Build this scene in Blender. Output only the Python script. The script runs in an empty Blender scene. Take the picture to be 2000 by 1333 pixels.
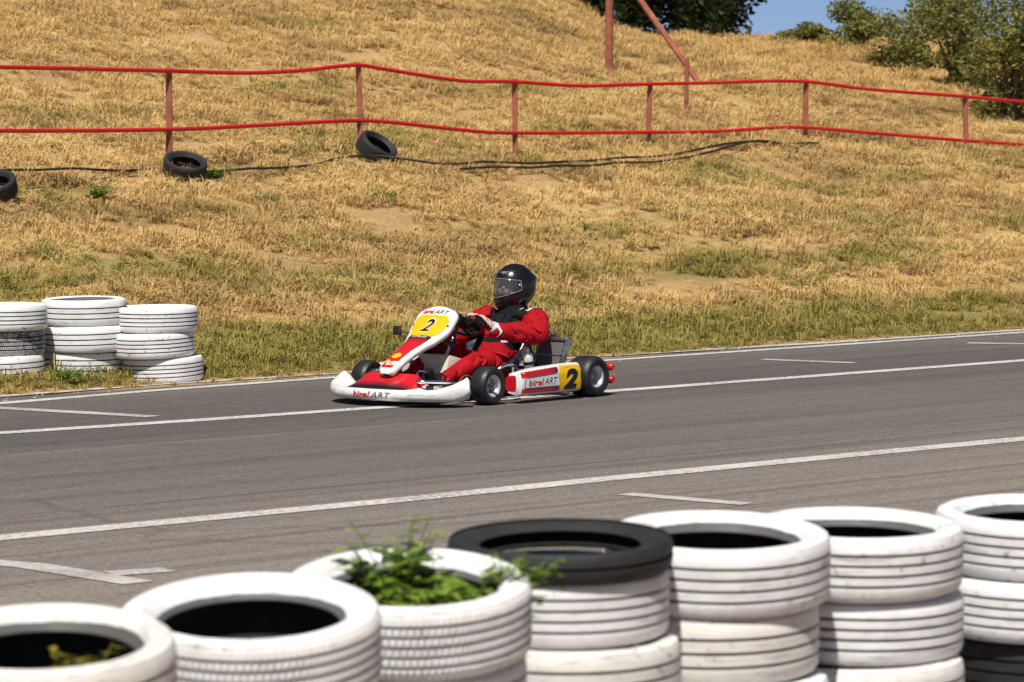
import bpy, bmesh, math, random
import numpy as np
from mathutils import Vector, Matrix, noise
random.seed(7); RNG = np.random.default_rng(7)
R = math.radians
scene = bpy.context.scene
COL = scene.collection

# ------------------------------------------------------------------ camera, sky, sun, exposure
F_PX, CAM_H, HORIZON = 7500.0, 2.03, 200.0          # measured on the 2000 px wide photograph
PITCH = math.atan((666.5 - HORIZON) / F_PX)
cam_data = bpy.data.cameras.new('camera'); cam = bpy.data.objects.new('camera', cam_data); COL.objects.link(cam)
cam.location = (0, 0, CAM_H); cam.rotation_euler = (math.pi / 2 - PITCH, 0, 0)
cam_data.sensor_width = 36.0; cam_data.lens = F_PX / 2000 * 36.0
cam_data.clip_start = 0.1; cam_data.clip_end = 6000
cam_data.dof.use_dof = True; cam_data.dof.focus_distance = 26.0; cam_data.dof.aperture_fstop = 6.3
scene.camera = cam
SUN = Vector((-0.10, -0.50, 0.86)).normalized()       # towards the sun
world = bpy.data.worlds.new('World'); scene.world = world; world.use_nodes = True
wn = world.node_tree; bg = wn.nodes['Background']
sky = wn.nodes.new('ShaderNodeTexSky'); sky.sky_type = 'NISHITA'; sky.sun_disc = False
sky.sun_elevation = math.asin(SUN.z); sky.sun_rotation = math.atan2(SUN.x, SUN.y)
sky.air_density = 0.25; sky.dust_density = 1.3; sky.ozone_density = 1.0; sky.altitude = 1500
wn.links.new(sky.outputs[0], bg.inputs[0]); bg.inputs[1].default_value = 0.10
sl = bpy.data.lights.new('sun', 'SUN'); sl.energy = 4.7; sl.angle = R(0.6); sl.color = (1.0, 0.955, 0.88)
sun = bpy.data.objects.new('sun', sl); COL.objects.link(sun)
sun.rotation_euler = SUN.to_track_quat('Z', 'Y').to_euler(); sun.location = (0, 0, 30)
vs = scene.view_settings; vs.view_transform = 'Standard'; vs.look = 'None'; vs.gamma = 1; vs.use_curve_mapping = False; vs.exposure = 0.12

# ------------------------------------------------------------------ survey helpers (photo pixel -> place)
_c, _s = math.cos(PITCH), math.sin(PITCH)
def ray(px, py):
    v = -(py - 666.5) / F_PX
    return Vector(((px - 1000) / F_PX, _c + v * _s, -_s + v * _c))
def at(px, py, z=0.0):
    r = ray(px, py); return Vector((0, 0, CAM_H)) + r * ((z - CAM_H) / r.z)
def at_d(px, py, d):
    r = ray(px, py); return Vector((0, 0, CAM_H)) + r * (d / r.y)
def proj(P):
    P = np.asarray(P, float); y = P[..., 1]; z = P[..., 2] - CAM_H
    f = y * _c - z * _s; u = y * _s + z * _c
    return 1000 + F_PX * P[..., 0] / f, 666.5 - F_PX * u / f
PHI = R(44.0); TX, TY = math.cos(PHI), math.sin(PHI)     # direction of the track
_e = at(1000, 712); Q0 = -TY * _e.x + TX * _e.y          # far edge of the asphalt
def pq(x, y): return TX * x + TY * y, -TY * x + TX * y - Q0
def W(p, q, z=0.0): return Vector((TX * p - TY * (q + Q0), TY * p + TX * (q + Q0), z))

# ------------------------------------------------------------------ mesh helpers
class MB:
    def __init__(s): s.v = []; s.f = []; s.m = []
    def add(s, v, f, m=0):
        o = len(s.v); s.v += [tuple(a) for a in v]
        for k in f: s.f.append(tuple(i + o for i in k)); s.m.append(m)
    def loft(s, rings, m=0, caps=True, closed=True):
        n = len(rings[0]); v = [p for r in rings for p in r]; f = []
        for i in range(len(rings) - 1):
            for j in range(n if closed else n - 1):
                k = (j + 1) % n
                f.append((i * n + j, i * n + k, (i + 1) * n + k, (i + 1) * n + j))
        if caps and closed: f.append(tuple(range(n))[::-1]); f.append(tuple((len(rings) - 1) * n + j for j in range(n)))
        s.add(v, f, m)
    def tube(s, pts, r, n=10, m=0, caps=True, round_ends=False):
        pts = [Vector(p) for p in pts]; rs = list(r) if hasattr(r, '__len__') else [r] * len(pts)
        if round_ends:
            def ext(p, q, rr):
                d = (p - q).normalized()
                return [(p + d * rr * math.sin(a), rr * math.cos(a)) for a in (R(80), R(55), R(28))]
            a = ext(pts[0], pts[1], rs[0]); b = ext(pts[-1], pts[-2], rs[-1])[::-1]
            pts = [x[0] for x in a] + pts + [x[0] for x in b]; rs = [x[1] for x in a] + rs + [x[1] for x in b]
        rings = []; up = None
        for i, p in enumerate(pts):
            t = (pts[min(i + 1, len(pts) - 1)] - pts[max(i - 1, 0)]).normalized()
            if up is None: up = Vector((0, 0, 1)) if abs(t.z) < 0.9 else Vector((1, 0, 0))
            a = t.cross(up).normalized(); b = a.cross(t).normalized(); up = b
            rings.append([p + (a * math.cos(x) + b * math.sin(x)) * rs[i] for x in (2 * math.pi * k / n for k in range(n))])
        s.loft(rings, m, caps)
    def ell(s, c, rad, rot=None, nu=16, nv=10, m=0):
        c = Vector(c); rings = []
        for i in range(nv + 1):
            th = -math.pi / 2 + math.pi * (i + .001) / (nv + .002)
            ring = []
            for j in range(nu):
                a = 2 * math.pi * j / nu
                p = Vector((rad[0] * math.cos(th) * math.cos(a), rad[1] * math.cos(th) * math.sin(a), rad[2] * math.sin(th)))
                if rot: p = rot @ p
                ring.append(c + p)
            rings.append(ring)
        s.loft(rings, m)
    def box(s, c, size, rot=None, bev=0.0, m=0):
        bm = bmesh.new(); bmesh.ops.create_cube(bm, size=1)
        for v in bm.verts: v.co = Vector((v.co.x * size[0], v.co.y * size[1], v.co.z * size[2]))
        if bev: bmesh.ops.bevel(bm, geom=bm.edges[:], offset=bev, segments=2, affect='EDGES', profile=.6)
        c = Vector(c)
        bm.verts.index_update()
        s.add([c + (rot @ v.co if rot else v.co) for v in bm.verts], [tuple(v.index for v in f.verts) for f in bm.faces], m)
        bm.free()
    def lathe(s, prof, n=48, mat=None, m=0, closed=True, ms=None):
        """prof: (radius, axial) around the local Z axis; mat places it."""
        k = len(prof); v = []; f = []
        for i in range(n):
            a = 2 * math.pi * i / n
            for r, z in prof:
                p = Vector((r * math.cos(a), r * math.sin(a), z)); v.append(mat @ p if mat else p)
        o = len(s.v); s.v += [tuple(p) for p in v]
        for i in range(n):
            i2 = (i + 1) % n
            for j in range(k if closed else k - 1):
                j2 = (j + 1) % k
                s.f.append((o + i * k + j, o + i2 * k + j, o + i2 * k + j2, o + i * k + j2)); s.m.append(ms[j] if ms else m)
    def obj(s, name, mats, parent=None, smooth=True, angle=38):
        me = bpy.data.meshes.new(name); me.from_pydata(s.v, [], s.f)
        mats = mats if isinstance(mats, (list, tuple)) else [mats]
        for k in mats: me.materials.append(k)
        me.polygons.foreach_set('material_index', s.m)
        bm = bmesh.new(); bm.from_mesh(me); bmesh.ops.recalc_face_normals(bm, faces=bm.faces[:]); bm.to_mesh(me); bm.free()
        me.update()
        if smooth:
            me.polygons.foreach_set('use_smooth', [True] * len(me.polygons)); me.set_sharp_from_angle(angle=R(angle))
        return link(name, me, parent)
def link(name, data, parent=None):
    o = bpy.data.objects.new(name, data); COL.objects.link(o)
    if parent: o.parent = parent
    return o
def tag(o, label=None, cat=None, group=None, kind=None):
    if label: o['label'] = label
    if cat: o['category'] = cat
    if group: o['group'] = group
    if kind: o['kind'] = kind
    return o
def copy_tree(o, parent=None):
    c = o.copy(); COL.objects.link(c); c.parent = parent
    for ch in list(o.children): copy_tree(ch, c)
    return c
def evaluated_mesh(o):
    dg = bpy.context.evaluated_depsgraph_get(); dg.update()
    return bpy.data.meshes.new_from_object(o.evaluated_get(dg))
def lerp(a, b, t): return a + (b - a) * t
def sst(a, b, x): t = min(1, max(0, (x - a) / (b - a))); return t * t * (3 - 2 * t)
def interp(x, xs, ys): return float(np.interp(x, xs, ys))

# ------------------------------------------------------------------ material helpers
class NT:
    def __init__(s, tree): s.t = tree; s.n = tree.nodes; s.l = tree.links
    def node(s, typ, **kw):
        n = s.n.new(typ)
        for k, v in kw.items():
            if k == 'ins':
                for a, b in v.items(): s.put(n.inputs[a], b)
            else: setattr(n, k, v)
        return n
    def put(s, sock, val):
        if isinstance(val, bpy.types.NodeSocket): s.l.new(val, sock)
        else:
            if sock.type == 'RGBA' and len(val) == 3: val = (*val, 1)
            sock.default_value = val
    def noise(s, vec=None, scale=5, detail=4, rough=.55):
        n = s.node('ShaderNodeTexNoise', ins={'Scale': scale, 'Detail': detail, 'Roughness': rough})
        if vec is not None: s.put(n.inputs['Vector'], vec)
        return n.outputs['Fac']
    def ramp(s, fac, stops):
        n = s.node('ShaderNodeValToRGB'); cr = n.color_ramp
        while len(cr.elements) < len(stops): cr.elements.new(.5)
        for e, (p, c) in zip(cr.elements, stops):
            e.position = p; e.color = (c, c, c, 1) if isinstance(c, (int, float)) else (*c, 1)
        s.put(n.inputs[0], fac); return n.outputs[0]
    def mix(s, fac, a, b, mode='MIX'):
        n = s.node('ShaderNodeMix', data_type='RGBA', blend_type=mode)
        s.put(n.inputs[0], fac); s.put(n.inputs[6], a); s.put(n.inputs[7], b); return n.outputs[2]
    def math(s, op, a, b=0.0, clamp=False):
        n = s.node('ShaderNodeMath', operation=op, use_clamp=clamp); s.put(n.inputs[0], a); s.put(n.inputs[1], b); return n.outputs[0]
    def mapping(s, vec, scale=(1, 1, 1), rot=(0, 0, 0), loc=(0, 0, 0)):
        n = s.node('ShaderNodeMapping', ins={'Vector': vec, 'Scale': scale, 'Rotation': rot, 'Location': loc}); return n.outputs[0]
    def bump(s, h, strength=.3, dist=.01):
        return s.node('ShaderNodeBump', ins={'Height': h, 'Strength': strength, 'Distance': dist}).outputs[0]
def new_mat(name):
    m = bpy.data.materials.new(name); m.use_nodes = True
    t = NT(m.node_tree); b = m.node_tree.nodes['Principled BSDF']
    return m, t, b
def simple(name, col, rough=.5, metal=0.0, coat=0.0, var=.12, scale=14, bump=0.0, spec=.5, bscale=60):
    """one colour with mild wear and relief"""
    m, t, b = new_mat(name)
    oc = t.node('ShaderNodeTexCoord').outputs['Object']
    n = t.noise(oc, scale, 5)
    dark = tuple(c * (1 - var) for c in col); lite = tuple(min(1, c * (1 + var * .6)) for c in col)
    t.put(b.inputs['Base Color'], t.ramp(n, [(.3, dark), (.7, lite)]))
    t.put(b.inputs['Roughness'], t.ramp(t.noise(oc, scale * 2.3, 3), [(.3, max(.03, rough - .08)), (.7, min(1, rough + .08))]))
    b.inputs['Metallic'].default_value = metal; b.inputs['Coat Weight'].default_value = coat; b.inputs['Coat Roughness'].default_value = .12
    b.inputs['Specular IOR Level'].default_value = spec
    if bump: t.put(b.inputs['Normal'], t.bump(t.noise(oc, bscale, 3), bump, .004))
    return m

# hillside colour, shared by soil and grass: a function of the place only
def hill_group():
    g = bpy.data.node_groups.new('hill_colour', 'ShaderNodeTree')
    g.interface.new_socket('Position', in_out='INPUT', socket_type='NodeSocketVector')
    g.interface.new_socket('Dry', in_out='OUTPUT', socket_type='NodeSocketColor')
    g.interface.new_socket('Green', in_out='OUTPUT', socket_type='NodeSocketFloat')
    g.interface.new_socket('Shade', in_out='OUTPUT', socket_type='NodeSocketFloat')
    t = NT(g); gi = g.nodes.new('NodeGroupInput'); go = g.nodes.new('NodeGroupOutput')
    loc = t.mapping(gi.outputs[0], rot=(0, 0, -PHI))
    sep = t.node('ShaderNodeSeparateXYZ', ins={0: loc}); q = t.math('SUBTRACT', sep.outputs[1], Q0)
    lv = t.mapping(loc, scale=(.4, .8, .8))
    n1 = t.noise(lv, 1.1, 4, .68); n2 = t.noise(t.mapping(loc, scale=(.28, .7, .7), loc=(31, 7, 2)), .9, 3, .6)
    n3 = t.noise(t.mapping(loc, scale=(1.2, 2.2, 2.2), loc=(3, 17, 2)), 2.1, 2, .6)
    # greener towards the verge
    band = t.node('ShaderNodeValToRGB'); cr = band.color_ramp
    pts = [(0.0, .15), (.03, .30), (.07, .36), (.12, .24), (.22, .17), (.42, .12), (.7, .06), (1, .0)]
    while len(cr.elements) < len(pts): cr.elements.new(.5)
    for e, (p, c) in zip(cr.elements, pts): e.position = p; c = max(0, c); e.color = (c, c, c, 1)
    t.put(band.inputs[0], t.math('DIVIDE', q, 14.0))
    gr = t.math('ADD', t.math('MULTIPLY', n2, 1.0), band.outputs[0])
    gr = t.math('ADD', gr, t.math('MULTIPLY', t.math('SUBTRACT', n3, .5), .45))
    green = t.node('ShaderNodeMapRange', ins={0: gr, 1: .565, 2: .80, 3: 0.0, 4: 1.0}, interpolation_type='SMOOTHSTEP').outputs[0]
    dry = t.ramp(n1, [(.30, (.27, .16, .06)), (.43, (.51, .315, .115)), (.55, (.70, .455, .175)), (.70, (.79, .56, .245))])
    t.put(go.inputs[0], dry); t.put(go.inputs[1], green)
    t.put(go.inputs[2], n3)
    return g
HILL = hill_group()
def hill_nodes(t, pos):
    n = t.node('ShaderNodeGroup'); n.node_tree = HILL; t.put(n.inputs[0], pos); return n.outputs[0], n.outputs[1], n.outputs[2]

def mat_soil():
    m, t, b = new_mat('dry_soil')
    pos = t.node('ShaderNodeNewGeometry').outputs['Position']
    dry, green, sh = hill_nodes(t, pos)
    fine = t.noise(pos, 22, 3, .7)
    col = t.mix(t.math('MULTIPLY', green, .6), t.mix(.55, dry, (.44, .30, .15)), (.15, .16, .03))
    col = t.mix(t.ramp(fine, [(.35, 0.0), (.62, .5)]), col, (.27, .175, .085))
    # bare sandy rim along the asphalt
    loc = t.mapping(pos, rot=(0, 0, -PHI)); sep = t.node('ShaderNodeSeparateXYZ', ins={0: loc})
    q = t.math('ADD', t.math('SUBTRACT', sep.outputs[1], Q0), t.math('MULTIPLY', t.math('SUBTRACT', t.noise(loc, 2.5, 4), .5), .5))
    rim = t.node('ShaderNodeMapRange', ins={0: q, 1: .55, 2: .25, 3: 0.0, 4: 1.0}).outputs[0]
    col = t.mix(rim, col, t.mix(t.noise(pos, 40, 4), (.30, .19, .09), (.50, .34, .18)))
    t.put(b.inputs['Base Color'], col); b.inputs['Roughness'].default_value = .95; b.inputs['Specular IOR Level'].default_value = .15
    t.put(b.inputs['Normal'], t.bump(t.noise(pos, 14, 3, .7), .9, .06))
    return m
def mat_grass(dry_mix, name):
    m, t, b = new_mat(name)
    geo = t.node('ShaderNodeNewGeometry')
    dry, green, sh = hill_nodes(t, geo.outputs['Position'])
    rnd = t.math('ADD', t.math('MULTIPLY', geo.outputs['Random Per Island'], .6), t.math('SUBTRACT', t.math('MULTIPLY', t.noise(geo.outputs['Position'], 9, 2), .9), .25), clamp=True)
    g = t.ramp(rnd, [(0, (.125, .14, .02)), (.5, (.215, .215, .034)), (1, (.36, .30, .065))])
    d = t.mix(t.math('MULTIPLY', rnd, .55), dry, (.78, .56, .255))
    gm = t.math('ADD', green, t.math('MULTIPLY', t.math('SUBTRACT', rnd, .5), .5), clamp=True)
    col = t.mix(t.math('MULTIPLY', gm, dry_mix, clamp=True), d, g)
    t.put(b.inputs['Base Color'], col); b.inputs['Roughness'].default_value = .7; b.inputs['Specular IOR Level'].default_value = .2
    return m
def mat_asphalt():
    m, t, b = new_mat('old_asphalt')
    pos = t.node('ShaderNodeNewGeometry').outputs['Position']
    loc = t.mapping(pos, rot=(0, 0, -PHI))
    agg = t.node('ShaderNodeTexVoronoi', ins={'Vector': pos, 'Scale': 95.0}).outputs['Color']
    aggv = t.node('ShaderNodeSeparateColor', ins={0: agg}).outputs[0]
    big = t.noise(t.mapping(loc, scale=(.25, 1, 1)), .9, 6, .6)
    lane = t.noise(t.mapping(loc, scale=(.035, 1.3, 1)), 1.0, 4, .6)
    sep = t.node('ShaderNodeSeparateXYZ', ins={0: loc}); q = t.math('SUBTRACT', sep.outputs[1], Q0)
    col = t.ramp(big, [(.25, (.150, .130, .115)), (.5, (.198, .174, .156)), (.78, (.240, .212, .190))])
    apron = t.node('ShaderNodeMapRange', ins={0: t.math('ADD', q, t.math('MULTIPLY', t.math('SUBTRACT', big, .5), 3.0)), 1: -4.5, 2: -8.5, 3: 0.0, 4: 1.0}, interpolation_type='SMOOTHSTEP').outputs[0]
    col = t.mix(apron, t.mix(.55, col, (.130, .114, .104)), t.mix(.5, col, (.31, .262, .222)))
    strk = t.noise(t.mapping(loc, scale=(.05, 4.5, 1)), 1.0, 5, .7)
    col = t.mix(t.ramp(strk, [(.50, 0.0), (.66, .62)]), col, (.082, .075, .070))
    sk_ = t.noise(t.mapping(loc, scale=(.06, 11, 1), rot=(0, 0, R(1.2)), loc=(5, 3, 0)), 1.0, 3, .6)
    col = t.mix(t.ramp(sk_, [(.60, 0.0), (.66, .5)]), col, (.06, .056, .053))
    col = t.mix(t.ramp(strk, [(.30, .30), (.44, 0.0)]), col, (.27, .24, .215))
    # rubbered-in racing line
    dq = t.math('ABSOLUTE', t.math('ADD', q, t.math('ADD', 2.1, t.math('MULTIPLY', t.math('SUBTRACT', lane, .5), 2.4))))
    rub = t.node('ShaderNodeMapRange', ins={0: dq, 1: 0.2, 2: 2.0, 3: .52, 4: 0.0}, interpolation_type='SMOOTHSTEP').outputs[0]
    col = t.mix(rub, col, (.085, .078, .074))
    col = t.mix(t.ramp(lane, [(.5, 0.0), (.72, .30)]), col, (.105, .095, .087))
    col = t.mix(.55, col, t.ramp(aggv, [(0, .35), (.45, .8), (.8, 1.1), (1, 1.75)]), 'MULTIPLY')
    ck = t.node('ShaderNodeTexVoronoi', feature='DISTANCE_TO_EDGE', ins={'Vector': t.mix(.12, t.mapping(loc, scale=(.35, .9, .5)), t.node('ShaderNodeTexNoise', ins={'Vector': loc, 'Scale': 2.0}).outputs['Color']), 'Scale': .55}).outputs[0]
    crack = t.math('MULTIPLY', t.math('LESS_THAN', ck, .006), t.math('GREATER_THAN', t.noise(loc, .3, 2), .5))
    col = t.mix(t.math('MULTIPLY', crack, .22), col, (.03, .027, .025))
    t.put(b.inputs['Base Color'], col)
    t.put(b.inputs['Roughness'], t.ramp(big, [(.3, .78), (.7, .92)])); b.inputs['Specular IOR Level'].default_value = .3
    t.put(b.inputs['Normal'], t.bump(t.noise(pos, 120, 2, .8), .6, .008))
    return m
def mat_road_paint(name, wear=.45):
    m, t, b = new_mat(name)
    pos = t.node('ShaderNodeNewGeometry').outputs['Position']
    w = t.noise(pos, 30, 6, .7); w2 = t.noise(pos, 1.6, 4)
    fac = t.math('MULTIPLY', t.ramp(w, [(wear, 1.0), (wear + .12, 0.0)]), t.ramp(w2, [(.3, .3), (.7, 1.0)]))
    t.put(b.inputs['Base Color'], t.mix(fac, t.mix(t.noise(pos, 7, 4), (.62, .59, .55), (.76, .74, .70)), (.26, .235, .215)))
    b.inputs['Roughness'].default_value = .75
    t.put(b.inputs['Normal'], t.bump(t.noise(pos, 160, 3), .3, .004))
    return m
def mat_tyre_paint(name='white_tyre_paint', tone=(.87, .87, .875), chip=.63, grime=.6):
    m, t, b = new_mat(name)
    oi = t.node('ShaderNodeObjectInfo'); oc = t.node('ShaderNodeTexCoord').outputs['Object']
    off = t.node('ShaderNodeCombineXYZ', ins={0: t.math('MULTIPLY', oi.outputs['Random'], 40.0), 1: t.math('MULTIPLY', oi.outputs['Random'], 17.0)}).outputs[0]
    v = t.node('ShaderNodeVectorMath', operation='ADD', ins={0: oc, 1: off}).outputs[0]
    sep = t.node('ShaderNodeSeparateXYZ', ins={0: oc})
    rad = t.math('SQRT', t.math('ADD', t.math('POWER', sep.outputs[0], 2.0), t.math('POWER', sep.outputs[1], 2.0)))
    g1 = t.noise(v, 6, 6, .65); g2 = t.noise(v, 28, 5, .7); g3 = t.noise(v, 2.2, 3)
    col = t.mix(t.ramp(g1, [(.46, 0.0), (.8, grime)]), tone, (.56, .55, .54))
    col = t.mix(t.ramp(g2, [(.5, 0.0), (.8, .35)]), col, (.42, .40, .37))
    scf = t.noise(t.mapping(v, scale=(1, 1, 7)), 5, 4, .6)
    col = t.mix(t.ramp(scf, [(.57, 0.0), (.72, .6)]), col, (.27, .265, .26))
    # paint worn off in flecks, more where karts and shoes rub
    fl = t.math('MULTIPLY', t.ramp(g2, [(chip, 0.0), (chip + .03, 1.0)]), t.ramp(g3, [(.42, 0.0), (.6, 1.0)]))
    col = t.mix(t.math('MULTIPLY', fl, .85), col, (.035, .034, .034))
    # the paint never reached the bead
    bead = t.math('LESS_THAN', t.math('ADD', rad, t.math('MULTIPLY', t.math('SUBTRACT', g1, .5), .012)), .226)
    col = t.mix(t.math('MULTIPLY', bead, .9), col, (.03, .03, .03))
    t.put(b.inputs['Base Color'], col)
    t.put(b.inputs['Roughness'], t.ramp(g1, [(.3, .5), (.7, .75)])); b.inputs['Specular IOR Level'].default_value = .35
    t.put(b.inputs['Normal'], t.bump(g2, .35, .006))
    return m
def mat_leaf(name, c0, c1, c2):
    m, t, b = new_mat(name)
    isl = t.node('ShaderNodeNewGeometry').outputs['Random Per Island']
    col = t.ramp(isl, [(0, c0), (.5, c1), (1, c2)])
    t.put(b.inputs['Base Color'], col); b.inputs['Roughness'].default_value = .55; b.inputs['Specular IOR Level'].default_value = .3
    tr = t.node('ShaderNodeBsdfTranslucent', ins={0: col}); mx = t.node('ShaderNodeMixShader', ins={0: .3})
    t.l.new(b.outputs[0], mx.inputs[1]); t.l.new(tr.outputs[0], mx.inputs[2]); t.l.new(mx.outputs[0], t.n['Material Output'].inputs[0])
    return m
def mat_fade(name, ca, cb, axis, x0, x1, rough=.32, coat=.4):
    """printed colour fade of a sticker along one axis of its part"""
    m, t, b = new_mat(name)
    oc = t.node('ShaderNodeTexCoord').outputs['Object']
    s = t.node('ShaderNodeSeparateXYZ', ins={0: oc}).outputs[axis]
    k = t.node('ShaderNodeMapRange', ins={0: t.math('ADD', s, t.math('MULTIPLY', t.math('SUBTRACT', t.noise(oc, 12, 2), .5), .015)), 1: x0, 2: x1}).outputs[0]
    t.put(b.inputs['Base Color'], t.mix(k, ca, cb)); b.inputs['Roughness'].default_value = rough; b.inputs['Coat Weight'].default_value = coat
    return m

M = {}
M['soil'] = mat_soil(); M['asphalt'] = mat_asphalt(); M['line'] = mat_road_paint('road_paint'); M['old_line'] = mat_road_paint('faded_road_paint', .52)
M['tyre_white'] = mat_tyre_paint(); M['tyre_cream'] = mat_tyre_paint('cream_tyre_paint', (.80, .78, .73), .62, .6); M['tyre_grey'] = mat_tyre_paint('worn_grey_tyre_paint', (.42, .42, .43), .5, .6)
M['rubber'] = simple('black_rubber', (.022, .022, .023), .7, bump=.25, var=.3)
M['inner'] = simple('tyre_inside', (.02, .019, .018), .9, var=.4)
M['slick'] = simple('racing_tyre_rubber', (.017, .017, .018), .5, var=.35, scale=22, bump=.12)
M['rim'] = simple('cast_alloy', (.66, .67, .69), .42, .55, var=.1)
M['chrome'] = simple('chromed_steel', (.82, .84, .88), .13, 1.0, var=.08)
M['dark_metal'] = simple('dark_steel', (.06, .06, .065), .4, .7, var=.25)
M['alu'] = simple('aluminium', (.62, .63, .65), .33, 1.0, var=.15)
def mat_white_plastic():
    m, t, b = new_mat('scuffed_white_plastic'); oc = t.node('ShaderNodeTexCoord').outputs['Object']
    z = t.node('ShaderNodeSeparateXYZ', ins={0: oc}).outputs[2]
    col = t.mix(t.noise(oc, 9, 4), (.74, .73, .70), (.82, .815, .80))
    sc = t.math('MULTIPLY', t.ramp(t.noise(t.mapping(oc, scale=(2, 2, 9)), 9, 5, .7), [(.52, 0.0), (.70, 1.0)]), t.node('ShaderNodeMapRange', ins={0: z, 1: .16, 2: .04, 3: .12, 4: .75}).outputs[0])
    col = t.mix(sc, col, (.33, .29, .24)); t.put(b.inputs['Base Color'], col)
    t.put(b.inputs['Roughness'], t.ramp(t.noise(oc, 20, 3), [(.3, .25), (.7, .42)])); b.inputs['Coat Weight'].default_value = .25; return m
M['white_pl'] = mat_white_plastic()
M['cream_pl'] = simple('translucent_tank_plastic', (.70, .66, .54), .42, var=.1)
M['red_pl'] = simple('red_plastic', (.62, .012, .016), .3, coat=.4, var=.12)
M['yellow'] = simple('yellow_sticker', (.92, .50, .003), .4, coat=.05, var=.05)
M['black_pl'] = simple('black_plastic', (.016, .016, .017), .35, coat=.2, var=.2)
M['ink'] = simple('black_print', (.012, .012, .013), .4, var=.05)
M['red_ink'] = simple('red_print', (.58, .02, .02), .4, var=.05)
M['white_ink'] = simple('white_print', (.82, .82, .82), .45, var=.05)
M['grey_ink'] = simple('grey_print', (.30, .31, .33), .45, var=.05)
M['suit'] = simple('red_race_suit', (.40, .004, .011), .8, var=.22, scale=8, bump=.15, spec=.2, bscale=38)
M['suit_k'] = simple('black_race_suit', (.012, .012, .013), .85, var=.3, bump=.4, spec=.15, bscale=38)
M['suit_w'] = simple('white_cloth', (.76, .76, .77), .8, var=.1, bump=.3, spec=.2)
M['helmet'] = simple('black_helmet', (.009, .009, .011), .24, var=.15, spec=.5, coat=.25)
M['skin'] = simple('skin', (.52, .28, .20), .55, var=.12)
M['core'] = None
M['post'] = simple('rust_red_post_paint', (.36, .115, .065), .7, var=.35, scale=9, bump=.3)
M['rail'] = simple('red_plastic_pipe', (.62, .012, .018), .4, var=.14, scale=5)
M['hose'] = simple('black_irrigation_hose', (.02, .019, .018), .6, var=.3)
M['bark'] = simple('bark', (.10, .075, .055), .9, var=.4, bump=.8, bscale=25)
M['leaf_dark'] = mat_leaf('dark_leaf', (.012, .022, .006), (.03, .045, .010), (.06, .075, .018))
M['leaf_mid'] = mat_leaf('bush_leaf', (.10, .12, .025), (.20, .21, .05), (.34, .31, .09))
M['leaf_weed'] = mat_leaf('weed_leaf', (.10, .19, .02), (.21, .33, .04), (.36, .44, .08))
M['leaf_yel'] = mat_leaf('yellowing_weed_leaf', (.13, .13, .012), (.24, .21, .02), (.34, .27, .03))
def mat_core():
    m, t, b = new_mat('radiator_fins')
    oc = t.node('ShaderNodeTexCoord').outputs['Object']
    w = t.node('ShaderNodeTexWave', ins={'Vector': oc, 'Scale': 70.0}, bands_direction='Y').outputs['Fac']
    t.put(b.inputs['Base Color'], t.mix(w, (.02, .02, .02), (.24, .235, .225))); b.inputs['Metallic'].default_value = .6; b.inputs['Roughness'].default_value = .5
    t.put(b.inputs['Normal'], t.bump(w, .6, .004)); return m
M['core'] = mat_core()
def mat_visor():
    m, t, b = new_mat('smoked_visor')
    t.put(b.inputs['Base Color'], (.10, .11, .13)); b.inputs['Roughness'].default_value = .06; b.inputs['Coat Weight'].default_value = 1.0
    b.inputs['Alpha'].default_value = .30
    return m
M['visor'] = mat_visor()
def mat_glove():
    m, t, b = new_mat('printed_glove')
    oc = t.node('ShaderNodeTexCoord').outputs['Object']
    v = t.node('ShaderNodeTexVoronoi', feature='DISTANCE_TO_EDGE', ins={'Vector': oc, 'Scale': 70.0}).outputs[0]
    t.put(b.inputs['Base Color'], t.mix(t.math('LESS_THAN', v, .09), (.74, .73, .74), (.45, .03, .06))); b.inputs['Roughness'].default_value = .75
    return m
M['glove'] = mat_glove()

# ================================================================== THE SETTING
HQ = [-60, -17, -15.2, -14.9, -.05, .0, .5, 2.5, 5.0, 8.0, 12.0, 16.0, 20, 26, 40, 160]
HL = [-.06, -.06, -.06, -.05, -.05, -.012, .02, .16, .72, 1.34, 2.15, 3.05, 3.95, 4.9, 5.6, 6.0]
HR = [-.06, -.06, -.06, -.05, -.05, -.012, .02, .16, .72, 1.34, 2.05, 2.62, 2.95, 3.10, 2.6, -3.0]
def height(x, y):
    p, q = pq(x, y)
    s = sst(-.6, 2.4, x)
    z = lerp(interp(q, HQ, HL), interp(q, HQ, HR), s)
    if q > .3:
        k = min(1, (q - .3) / 3)
        z += k * (.16 * noise.noise((p * .22, q * .35, 1.7)) + .09 * noise.noise((p * .7, q * .9, 4.1)) + .03 * noise.noise((p * 2.3, q * 2.3, 9.0)))
    return z
def spaced(segs):
    out = []
    for a, b, st in segs: out += list(np.arange(a, b, st))
    return out + [segs[-1][1]]
ps = spaced([(-300, -60, 20), (-60, 6, 3), (6, 62, .4), (62, 120, 4), (120, 400, 20)])
qs = spaced([(-300, -60, 20), (-60, -16, 4), (-16, -14.6, .35), (-14.6, -.1, 3.6), (-.1, 3, .2), (3, 30, .4), (30, 60, 2), (60, 400, 20)])
mb = MB(); vv = []
for p in ps:
    for q in qs:
        w = W(p, q); vv.append((w.x, w.y, height(w.x, w.y)))
nq = len(qs); mb.add(vv, [(i * nq + j, (i + 1) * nq + j, (i + 1) * nq + j + 1, i * nq + j + 1) for i in range(len(ps) - 1) for j in range(nq - 1)])
tag(mb.obj('hillside', M['soil'], angle=180), kind='structure')
def sheet(name, poly, z, mat, div=None):
    m_ = MB(); m_.add([(*p[:2], z) for p in poly], [tuple(range(len(poly)))]); return tag(m_.obj(name, mat, smooth=False), kind='structure')
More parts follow.
